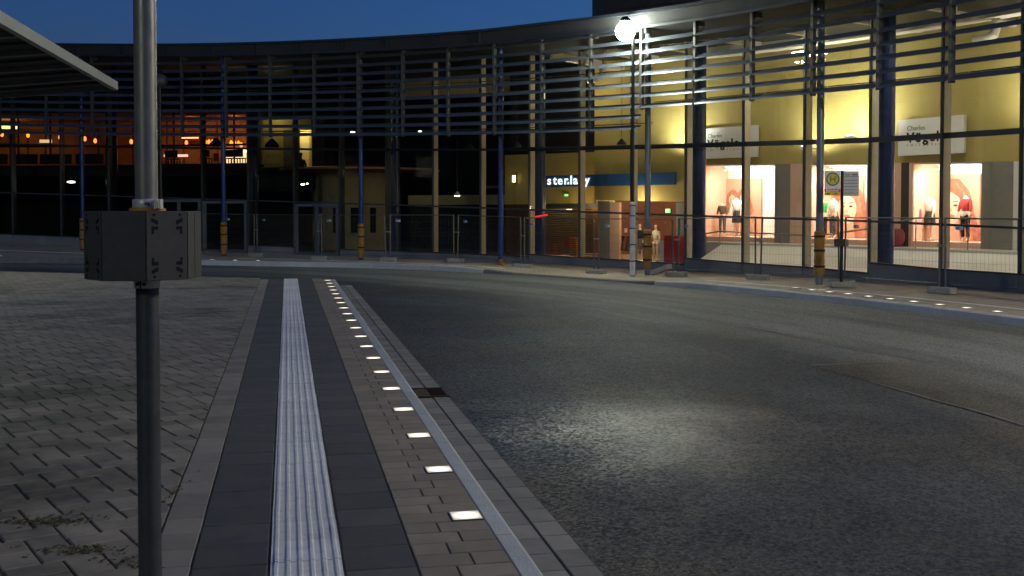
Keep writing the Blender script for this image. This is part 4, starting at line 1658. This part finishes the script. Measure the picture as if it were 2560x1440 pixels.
rbox('picture', 534, 547, 383, 403, GO - 2.85, .04, MT['black'], 'small dark framed picture on the orange restaurant wall', 'picture')
for px, en in ((60, 8), (330, 5), (480, 24), (585, 40)):
    light('restaurant_glow', 'SPOT', A(ia(px, GO - .5), GO - .5, 5.3), en * 3, (1, .42, .12), bld, .15, A(ia(px, GO - 3.2), GO - 3.2, 4.1), math.radians(130))
for k, px in enumerate((425, 440, 520, 575, 590, 604)):
    i = ia(px, GO - .6)
    t = thing('chair', ORD[k] + ' dark restaurant chair along the gallery rail, counted from the left', 'chair', A(i, GO - .6, 3.45), arz(i), 'chairs along the gallery rail')
    MB().box((0, 0, .22), (.3, .3, .04)).build('seat', MT['soffit'], t, world=False)
    MB().box((0, -.14, .42), (.3, .03, .3)).build('backrest', MT['soffit'], t, world=False)
    for sx in (-.12, .12):
        for sy in (-.12, .12):
            MB().box((sx, sy, .1), (.03, .03, .2)).build('leg', MT['soffit'], t, world=False)

# yellowish upstairs room with the lit doorway
RO = GO - .6
r0, r1, r2, r3 = ia(652, RO), ia(738, RO), ia(771, RO), ia(700, RO)
zlo, zhi = 2.45, zat(700, 290, RO)
MB().arc(gi1, ia(800, RO), RO + .6, RO - 2, 2.35, 2.45, 3).build('room_floor', MT['dullwall'], bld)
MB().arc(gi1, ia(800, RO), RO + .6, RO + .5, 2.3, zat(720, 418, RO + .55), 3).build('room_parapet', MT['dullwall'], bld)
wl = M('olive_wall', (.46, .38, .12), .8, var=.1, sc=3)
MB().arc(r0, r3, RO - .3, RO - .4, zlo, zhi, 2).build('room_wall', wl, bld)
MB().arc(r3, r1, RO - .3, RO - .4, zlo, zhi, 2).build('room_wall', M('brick_olive_wall', (.16, .13, .055), .85, var=.5, sc=12, bump=.8, bsc=14), bld)
MB().arc(r0, r2, RO - .25, RO - .4, zat(700, 325, RO), zhi, 2).build('room_lintel', wl, bld)
MB().arc(ia(725, RO - 1.8), ia(774, RO - 1.8), RO - 1.8, RO - 1.9, zlo, zhi).build('room_rear_wall', M('lit_rear_wall', (.7, .58, .3), .8, var=.05), bld)
rs0, rs1 = A(r2, RO - .3, 0), A(ia(773, RO - 1.85), RO - 1.85, 0)
MB().hexa([Vector((p.x + d_, p.y, z_)) for z_ in (zlo, zhi) for p, d_ in ((rs0, 0), (rs0, .05), (rs1, .05), (rs1, 0))]).build('room_side', wl, bld)
MB().arc(r2, ia(800, RO), RO - .3, RO - .4, zlo, zhi).build('room_wall', MT['dullwall'], bld)
MB().arc(r0, r2, RO - .3, RO - 1.9, zhi, zhi + .05, 2).build('room_ceiling', MT['dullwall'], bld)
light('room_glow', 'POINT', A(ia(750, RO - 1.2), RO - 1.2, zhi - .35), 45, (1, .84, .42), bld, .1)
light('room_glow', 'POINT', A(r0 + .3, RO + .35, zhi - .3), 9, (1, .82, .36), bld, .1)
pm_ = cloth('dark_silhouette', (.012, .011, .010))  # whole figure near black: its backlit silhouette put into the colour
i = ia(752, RO - .35)
pe = thing('person', 'person painted as a dark silhouette standing in the lit doorway upstairs', 'person', A(i, RO - .35, 2.455), arz(i))
pe.scale = (.87, .87, .87)
js = [((0, 0, .86), (.15, .1)), ((0, 0, 1.05), (.16, .11)), ((0, 0, 1.22), (.18, .11)), ((0, 0, 1.33), (.08, .07)), ((0, 0, 1.40), .05), ((0, 0, 1.46), .07), ((0, -.01, 1.54), .085), ((0, 0, 1.61), .05)]
ed = [(k, k + 1) for k in range(7)]
for sx in (-1, 1):
    k = len(js)
    js += [((sx * .19, 0, 1.26), .065), ((sx * .27, .02, 1.02), .05), ((sx * .22, -.12, .84), .04), ((sx * .16, -.18, .82), .035)]
    ed += [(2, k), (k, k + 1), (k + 1, k + 2), (k + 2, k + 3)]
for sx in (-1, 1):
    k = len(js)
    js += [((sx * .09, 0, .76), .09), ((sx * .10, -.02, .44), .065), ((sx * .10, .01, .08), .045), ((sx * .11, -.1, .03), .04)]
    ed += [(0, k), (k, k + 1), (k + 1, k + 2), (k + 2, k + 3)]
skin('body', [(Vector(p), r) for p, r in js], ed, pm_, pe, 2, world=False)
MB().lathe([(.075, 1.52), (.088, 1.56), (.075, 1.62), (.02, 1.65)], (0, .008, 0), 14).build('hair', MT['black'], pe, True, world=False)

# ------------------------------------------------------------------ round kiosk with the red edged roof
ko = -5.2
kc = A(ia(900, -6.8), -6.8, 0)
ks = thing('kiosk', 'round beige kiosk with windows under a red edged disc roof inside the dark hall', 'kiosk', kc)
# wall drum
kr = 1.95
c0 = at(800, 500, A(ia(800, ko), ko, 0).y)
a0 = math.atan2(-1, -.35)
segs = 16
zw = zat(870, 432, ko)
wins = {7: 1, 9: 1, 10: 1}
for k in range(segs):
    q0, q1 = a0 - .9 + 2.1 * k / segs, a0 - .9 + 2.1 * (k + 1) / segs
    for z0, z1, mt in (((-.1, .62, 'beige'), (1.62, zw, 'beige')) if k in (6, 7, 9, 10, 12) else ((-.1, zw, 'beige'),)):
        P = [(kc.x + r * math.cos(q), kc.y + r * math.sin(q)) for r, q in ((kr - .1, q0), (kr, q0), (kr, q1), (kr - .1, q1))]
        MB().hexa([Vector((x, y, z0)) for x, y in P] + [Vector((x, y, z1)) for x, y in P]).build('wall_panel', MT[mt], ks)
    if k in (6, 7, 9, 10, 12):
        P = [(kc.x + r * math.cos(q), kc.y + r * math.sin(q)) for r, q in ((kr - .06, q0), (kr - .03, q0), (kr - .03, q1), (kr - .06, q1))]
        MB().hexa([Vector((x, y, .62)) for x, y in P] + [Vector((x, y, 1.62)) for x, y in P]).build('window_pane', MT['black'], ks)
        P = [(kc.x + r * math.cos(q), kc.y + r * math.sin(q)) for r, q in ((kr - .05, q0), (kr + .07, q0), (kr + .07, q1), (kr - .05, q1))]
        MB().hexa([Vector((x, y, .56)) for x, y in P] + [Vector((x, y, .62)) for x, y in P]).build('window_sill', MT['beige'], ks)
MB()._lathe([(.1, zw), (2.9, zw), (3.22, zw + .10), (3.25, zw + .15), (3.0, zw + .2), (.1, zw + .42)], (kc.x, kc.y, 0), 48, 0).build('roof', MT['redroof'], ks, smooth=True)
MB()._lathe([(3.22, zw + .10), (3.27, zw + .11), (3.27, zw + .17), (3.2, zw + .19)], (kc.x, kc.y, 0), 64, 0).build('roof_rim', MT['beige'], ks, smooth=True)
# beige band and dark shop glazing beside it
MB().arc(ia(1020, -5.4), ia(1262, -5.4), -5.4, -5.6, zat(1100, 512, -5.4), zat(1100, 488, -5.4), 4).build('beige_band', MT['beige'], bld)
MB().arc(ia(1020, -5.6), ia(1262, -5.6), -5.7, -5.8, -.2, zat(1100, 512, -5.4), 4).build('dark_glazing', M('dark_glazing', (.03, .035, .03), .2, var=.3), bld)
light('hall_glow', 'SPOT', A(ia(1000, -2.2), -2.2, 2.9), 8, (1, .85, .5), bld, .1, A(ia(920, -5), -5, 1.9), math.radians(80))
light('hall_glow', 'SPOT', A(ia(1120, -3.4), -3.4, 5.4), 22, (1, .85, .5), bld, .1, A(ia(1120, -6), -6, 5.2), math.radians(150))

# ================================================================== STREET THINGS
# lamp posts
def lamp_post(px=None, py=None, z=0, pos=None, lit=True, label='', wrap=True, h=5.85, hx=-.19, white=1.78, glow='lampglow'):
    p = Vector(pos) if pos is not None else gnd(px, py, z)
    t = thing('street_lamp', label, 'street lamp', p, group='street lamps')
    MB().lathe([(.06, -.03), (.055, .4), (.045, 2.0), (.038, h)], p, 16).build('post', MT['postblack'], t, smooth=True)
    if wrap:
        prof = [(.05, 0.0)]
        q = .015
        while q < white:
            prof.append((.066 + random.uniform(-.006, .009), q))
            q += .05
        prof.append((.05, white + .02))
        MB().lathe(prof, p, 14).build('wrap', MT['whitewrap'], t, smooth=True)
        for q in (.35, .75, 1.15, 1.45, 1.7):
            MB().lathe([(.07, q), (.078, q + .004), (.078, q + .02), (.07, q + .025)], p, 14).build('strap', MT['strap'], t)
    c = p + Vector((hx, 0, h))
    MB().tube([p + Vector((0, 0, h - .05)), p + Vector((hx * .3, 0, h + .16)), c + Vector((0, 0, .33))], .025, 8).build('arm', MT['postblack'], t, smooth=True)
    MB()._lathe([(.02, .36), (.07, .34), (.13, .28), (.15, .235), (.10, .24)], c, 24, 0).build('hood', MT['postblack'], t, smooth=True)
    prof = [(.235 * math.sin(q), -.235 * math.cos(q)) for q in [PI * k / 14 for k in range(1, 14)]]
    MB().lathe([(.01, -.235)] + prof + [(.01, .235)], c, 24).build('globe', MT[glow] if lit else MT['darkmetal'], t, smooth=True)
    return t


lamp_post(1581, 690, -.10, label='lit street lamp on a black post wrapped in white in front of the shops', h=5.92)
lamp_post(404, 641, .03, lit=False, label='unlit slim lamp post wrapped in white behind the steel box', h=5.6, hx=0, white=1.62)
lamp_post(pos=(10.5, 7.0, -.05), label='street lamp on the shop pavement outside the picture', wrap=False, h=6.6, glow='lampstrong')
lamp_post(pos=(-5.5, -8.0, 0), label='street lamp on the platform behind the viewer', wrap=False, h=5.9)
lamp_post(pos=(-13.2, 22.0, 0), label='added unseen street lamp beyond the canopy, lighting the far platform', wrap=False, h=5.9)  # unseen lamp added to brighten the far platform and road

# building site fence
FEET = [(130, 622), (640, 641), (800, 650), (970, 653), (1140, 656), (1307, 670), (1490, 684), (1690, 691), (1895, 699), (2105, 712), (2355, 733), (2680, 757)]
FP = []
for px, py in FEET:
    i = ia(px, 3.4)
    p = gnd(px, py, zP(i, 3.3))
    FP.append(p)
FH = 1.36
wherep = ['left of the blue column', 'by the double door', 'beside the round kiosk windows', 'in front of the round kiosk', 'beside the single blue column', 'in front of the shutter', 'between shutter and lamp post', 'in front of the red stand', 'before the two women poster', 'behind the bus stop sign', 'at the picture edge']
fl = {}
for k, (a, b) in enumerate(zip(FP, FP[1:])):
    if k == 0:
        a = b + (a - b).normalized() * 2.2 if (a - b).length > 3 else a
    d = (b - a)
    d.z = 0
    ln = d.length
    d.normalize()
    a2, b2 = a + d * .07 + Vector((0, 0, .04)), b - d * .07 + Vector((0, 0, .04))
    t = thing('mesh_fence', 'wire mesh fence panel ' + wherep[k], 'fence', a2, group='site fence panels')
    ax = Vector((random.uniform(-.03, .03), random.uniform(-.03, .03), FH))
    bx2 = Vector((random.uniform(-.05, .02), random.uniform(-.03, .03), FH))
    MB().tube([a2, a2 + ax], .02, 8).build('fence_post', MT['fencewire'], t)
    MB().tube([b2, b2 + bx2], .02, 8).build('fence_post', MT['fencewire'], t)
    MB().tube([a2 + ax * .99, b2 + bx2 * .99], .013, 6).build('top_rail', MT['fencewire'], t)
    MB().tube([a2 + ax * .1, b2 + bx2 * .1], .011, 6).build('bottom_rail', MT['fencewire'], t)
    wm = MB()
    n = max(4, int(ln / .085))
    for q in range(1, n):
        f = q / n
        lo, hi = a2.lerp(b2, f), (a2 + ax).lerp(b2 + bx2, f)
        wm.tube([lo.lerp(hi, .1), lo.lerp(hi, .99)], .0014, 3, False)
    for q in range(1, 6):
        f = .1 + .89 * q / 6
        wm.tube([a2 + ax * f, b2 + bx2 * f], .0014, 3, False)
    wm.build('wire_mesh', MT['fencewire'], t, kind='stuff')
    if k != 8:
        c = (a2 + ax * .86).lerp(b2 + bx2 * .86, .13 if k else .5)
        ang = math.atan2(d.y, d.x)
        pl = MB().box(c + Vector((d.y, -d.x, 0)) * .02, (.15, .006, .065), ang).build('plate', M('plate_white', (.5, .55, .6), .5, var=.1), t)
        MB().box(c + Vector((d.y, -d.x, 0)) * .025 - d * .03, (.08, .006, .04), ang).build('plate_mark', M('plate_blue', (.06, .2, .45), .5), pl)
    if k:
        MB().box(a2 - d * .07 + ax * .62, (.18, .05, .035), math.atan2(d.y, d.x)).build('clip', MT['metal'], t)


def foot(p, rz, label, tilt=0):
    t = thing('concrete_block', label, 'fence block', p, rz, 'concrete fence feet')
    mb = MB()
    L2, W2 = .26, .10
    P = [(-L2, -W2 * .8), (-L2 * .9, -W2), (L2 * .9, -W2), (L2, -W2 * .8), (L2, W2 * .8), (L2 * .9, W2), (-L2 * .9, W2), (-L2, W2 * .8)]
    mb.prism(P, 0, .115, .012, .015)
    b = mb.build('block', MT['concrete'], t, world=False)
    MB().box((-L2 - .001, 0, .058), (.006, .06, .05)).build('hand_hole', MT['black'], t, world=False)
    MB().lathe([(.03, .112), (.03, .117)], (0, 0, 0), 12).build('socket', MT['black'], t, world=False)
    t.rotation_euler = (0, tilt, rz)
    return t


nm = ['under the lone panel at the far end', 'next to the double door', 'before the double door', 'before the kiosk', 'left of the single blue column', 'right of the single blue column', 'under the shutter shop', 'lying flat under a tilted block', 'before the two women poster', 'behind the bus stop pole', 'below the red haired portrait', 'beyond the picture edge']
for k, p in enumerate(FP):
    if k == 0:
        continue
    i = ia(FEET[k][0], 3.4)
    foot(p, arz(i) + random.uniform(.1, .35), 'concrete fence foot ' + nm[k])
p = FP[7] + Vector((-.34, -.05, .02))
foot(p + Vector((0, 0, .09)), arz(15.5) + .2, 'tilted concrete block leaning on another fence foot', -.33)

# bus stop sign
bp_ = gnd(2103, 717, -.03)
bs = thing('bus_stop_sign', 'dark pole with a round green and yellow H sign and a timetable board', 'bus stop sign', bp_)
Yb = bp_.y


def bz(py):
    return at(2103, py, Yb).z


def bxx(px, py=480):
    return at(px, py, Yb).x


MB().lathe([(.032, 0), (.032, bz(427) - bp_.z)], bp_, 14).build('pole', MT['postblack'], bs, smooth=True)
wpaint = M('sign_white', (.72, .72, .70), .5, var=.03)


def plate(name, x0, x1, y0, y1, yy, d, mat, parent):
    a, b, z0, z1 = bxx(x0), bxx(x1), bz(y1), bz(y0)
    return MB().box(((a + b) / 2, yy, (z0 + z1) / 2), (b - a, d, z1 - z0)).build(name, mat, parent)


pl = plate('sign_plate', 2060, 2099, 427, 472, Yb - .03, .02, wpaint, bs)
plate('red_band', 2060, 2099, 472.3, 480, Yb - .031, .02, MT['red'], bs)
plate('yellow_band', 2060, 2099, 480.3, 489, Yb - .031, .02, M('sign_yellow', (.75, .50, .02), .5, var=.05), bs)
green = M('sign_green', (.02, .20, .06), .5, var=.05)
yel = M('disc_yellow', (.72, .52, .03), .5, var=.05)
cx_, cz_ = bxx(2080), bz(448)
rr = (bxx(2097) - bxx(2063)) / 2


def disc(name, r, y, mat, parent):
    return MB().poly([(cx_ + r * math.cos(q), y, cz_ + r * math.sin(q)) for q in [2 * PI * k / 36 for k in range(36)]]).build(name, mat, parent)


disc('green_ring', rr, Yb - .0425, green, pl)
disc('yellow_disc', rr * .78, Yb - .0445, yel, pl)
hm = MB()
for sx in (-1, 1):
    hm.box((cx_ + sx * rr * .32, Yb - .047, cz_), (rr * .15, .003, rr * .95))
hm.box((cx_, Yb - .047, cz_), (rr * .5, .003, rr * .15))
hm.build('letter_h', green, pl)
me = text_mesh('lettering', 'Bahnhof', .075, wpaint, .002, .001, 1.0, 'CENTER')
place_text('lettering', me, bs, Vector((bxx(2079), Yb - .043, bz(479.0))), 0)
plate('yellow_mark', 2065, 2073, 482, 486, Yb - .042, .004, green, bs)
plate('yellow_mark', 2082, 2092, 482, 486, Yb - .042, .004, M('ochre_mark', (.4, .25, .02), .5), bs)
tb = plate('timetable_board', 2108, 2146, 428, 490, Yb - .02, .02, M('timetable_grey', (.55, .56, .53), .5, var=.05), bs)
for y in (441, 450, 458, 466, 474, 482):
    plate('timetable_line', 2109, 2145, y, y + 1.3, Yb - .031, .003, M('line_dark', (.12, .13, .13), .6), tb)
plate('timetable_mark', 2111, 2124, 436, 438.5, Yb - .031, .003, bpy.data.materials['line_dark'], tb)
plate('timetable_mark', 2128, 2142, 435, 438.5, Yb - .031, .003, bpy.data.materials['line_dark'], tb)
plate('holder_box', 2087, 2110, 597, 616, Yb - .05, .12, MT['postblack'], bs)
plate('holder_box', 2110.3, 2120, 598, 616, Yb - .02, .10, M('holder_side', (.16, .155, .14), .6), bs)
MB().box(bp_ + Vector((.02, .02, .05)), (.5, .3, .1), .05).build('base_block', MT['concrete'], bs)

# ------------------------------------------------------------------ foreground pole with the faceted box
PX, PY = (367 - 1280) / F * 3.79, 3.79
fpz = lambda y: at(367, y, PY).z
po = thing('steel_pole', 'steel pole in front carrying a dark eight sided metal box', 'pole', (PX, PY, 0))
MB().lathe([(.0395, -.02), (.0395, fpz(700))], (PX, PY, 0), 32).build('lower_tube', MT['darkmetal'], po, smooth=True)
MB().lathe([(.0385, fpz(690)), (.0385, 3.6)], (PX, PY, 0), 32).build('upper_tube', MT['metal'], po, smooth=True)
z0, z1 = fpz(526), fpz(697)
ztop, zbot = fpz(527.5), fpz(695)
OR = .178 / math.cos(PI / 8)
oc = (PX - .012, PY)
beta = math.radians(-90 + 18.6 + 25)               # normal of the slotted face right of the pole
MB().prism([(oc[0] + OR * math.cos(beta + PI / 8 + k * PI / 4), oc[1] + OR * math.sin(beta + PI / 8 + k * PI / 4)) for k in range(8)], zbot, ztop, .003, .003).build('box_core', MT['boxmetal'], po)
box = [c for c in po.children if c.name.startswith('box_core')][0]
hw = OR * math.sin(PI / 8)
hb = (ztop - zbot)
for k in range(8):
    an = beta + k * PI / 4
    nx, ny = math.cos(an), math.sin(an)
    tx, ty = -ny, nx
    c = Vector((oc[0] + nx * .178, oc[1] + ny * .178, (ztop + zbot) / 2))
    # sheet face standing 2 mm proud with folded edges
    fc = MB()
    fc.box(c + Vector((nx, ny, 0)) * .0015, (2 * hw - .004, .003, hb - .004), an + PI / 2)
    fo = fc.build('box_face', MT['boxmetal'], po)
    if k % 2 == 0:
        def P3(u, v):
            return c + Vector((tx, ty, 0)) * (u * hw) + Vector((0, 0, v * hb / 2)) + Vector((nx, ny, 0)) * .0036
        for su in (-1, 1):
            for sv in (-1, 1):
                um = su * .60

                def quad(pts):
                    pts = [P3(um + su * a, sv * b) for a, b in pts]
                    if su * sv < 0:
                        pts = list(reversed(pts))
                    MB().poly(pts).build('slot', MT['black'], fo)
                quad([(-.17, .46), (-.17, .56), (.15, .56), (.15, .34), (.03, .34), (.03, .46)])
                quad([(-.17, .64), (-.12, .60), (.17, .70), (.17, .78), (.12, .80), (-.17, .72)])
                quad([(.03 + .075 * math.cos(q), .885 + .045 * math.sin(q)) for q in [2 * PI * j / 10 for j in range(10)]])
    elif k == 1:
        MB().box(c + Vector((nx, ny, 0)) * .0032, (.0025, .001, hb - .006), an + PI / 2).build('seam', MT['black'], fo)
# clamps
zc0, zc1 = fpz(522), fpz(498)
MB().lathe([(.046, zc0), (.048, zc0 + .003), (.048, zc1 - .003), (.046, zc1)], (PX, PY, 0), 28).build('upper_clamp', MT['clamp'], po, smooth=True)
for q in (0.052, 0.068):
    MB().box((PX + q - .006, PY - .035, (zc0 + zc1) / 2), (.006, .03, zc1 - zc0)).build('clamp_lug', MT['clamp'], po)
MB().tube([(PX + .018, PY - .058, (zc0 + zc1) / 2), (PX + .018, PY - .04, (zc0 + zc1) / 2)], .007, 6).build('bolt', MT['darkmetal'], po)
MB().lathe([(.05, ztop - .002), (.062, ztop + .001), (.062, ztop + .009), (.05, ztop + .012)], (PX + .003, PY, 0), 28).build('orange_ring', MT['orange'], po, smooth=True)
zc0, zc1 = fpz(719), fpz(698)
MB().lathe([(.043, zc0), (.0455, zc0 + .003), (.0455, zc1)], (PX, PY, 0), 28).build('lower_clamp', MT['clamp'], po, smooth=True)
MB().box((PX - .008, PY - .0455, (zc0 + zc1) / 2), (.003, .004, zc1 - zc0)).build('clamp_gap', MT['black'], po)
for q in (-.018, .006):
    MB().tube([(PX + q, PY - .055, (zc0 + zc1) / 2), (PX + q, PY - .04, (zc0 + zc1) / 2)], .006, 6).build('bolt', MT['darkmetal'], po)

# ------------------------------------------------------------------ platform canopy top left
ca = at(295, 216, 14.4)
cb = at(0, 40, 9.26)
zf_ = (ca.z + cb.z) / 2
dv = Vector((cb.x - ca.x, cb.y - ca.y, 0)).normalized()
lf = Vector((dv.y, -dv.x, 0))
lf = lf if lf.x < 0 else -lf
slope = -.095
LEN, WID, FHt = 13.5, 4.6, .108
cn = thing('platform_canopy', 'flat platform canopy with pale edge beam and dark ribbed underside', 'canopy', (ca.x, ca.y, 0))


def CP(u, v, dz):                          # u along the edge towards the viewer, v to the left
    p = ca + dv * u + lf * v
    return Vector((p.x, p.y, zf_ + dz + slope * v))


def cbox(u0, u1, v0, v1, z0, z1, name, mat):
    return MB().hexa([CP(u0, v0, z0), CP(u1, v0, z0), CP(u1, v1, z0), CP(u0, v1, z0), CP(u0, v0, z1), CP(u1, v0, z1), CP(u1, v1, z1), CP(u0, v1, z1)]).build(name, mat, cn)


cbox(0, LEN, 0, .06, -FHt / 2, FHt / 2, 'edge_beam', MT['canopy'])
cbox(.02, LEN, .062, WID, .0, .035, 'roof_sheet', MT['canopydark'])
cbox(0, .06, .062, WID, -.05, -.001, 'end_beam', MT['canopyrib'])
for k in range(1, 12):
    cbox(k * 1.1, k * 1.1 + .09, .062, WID, -.05, -.002, 'rib', MT['canopyrib'])
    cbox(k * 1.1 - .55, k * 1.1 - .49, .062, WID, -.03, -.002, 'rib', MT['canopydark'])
for u in (2.5, 8.5):
    p = CP(u, 4.2, 0)
    MB().tube([(p.x, p.y, -.01), (p.x, p.y, p.z)], .07, 12).build('canopy_post', MT['greyblue'], cn)
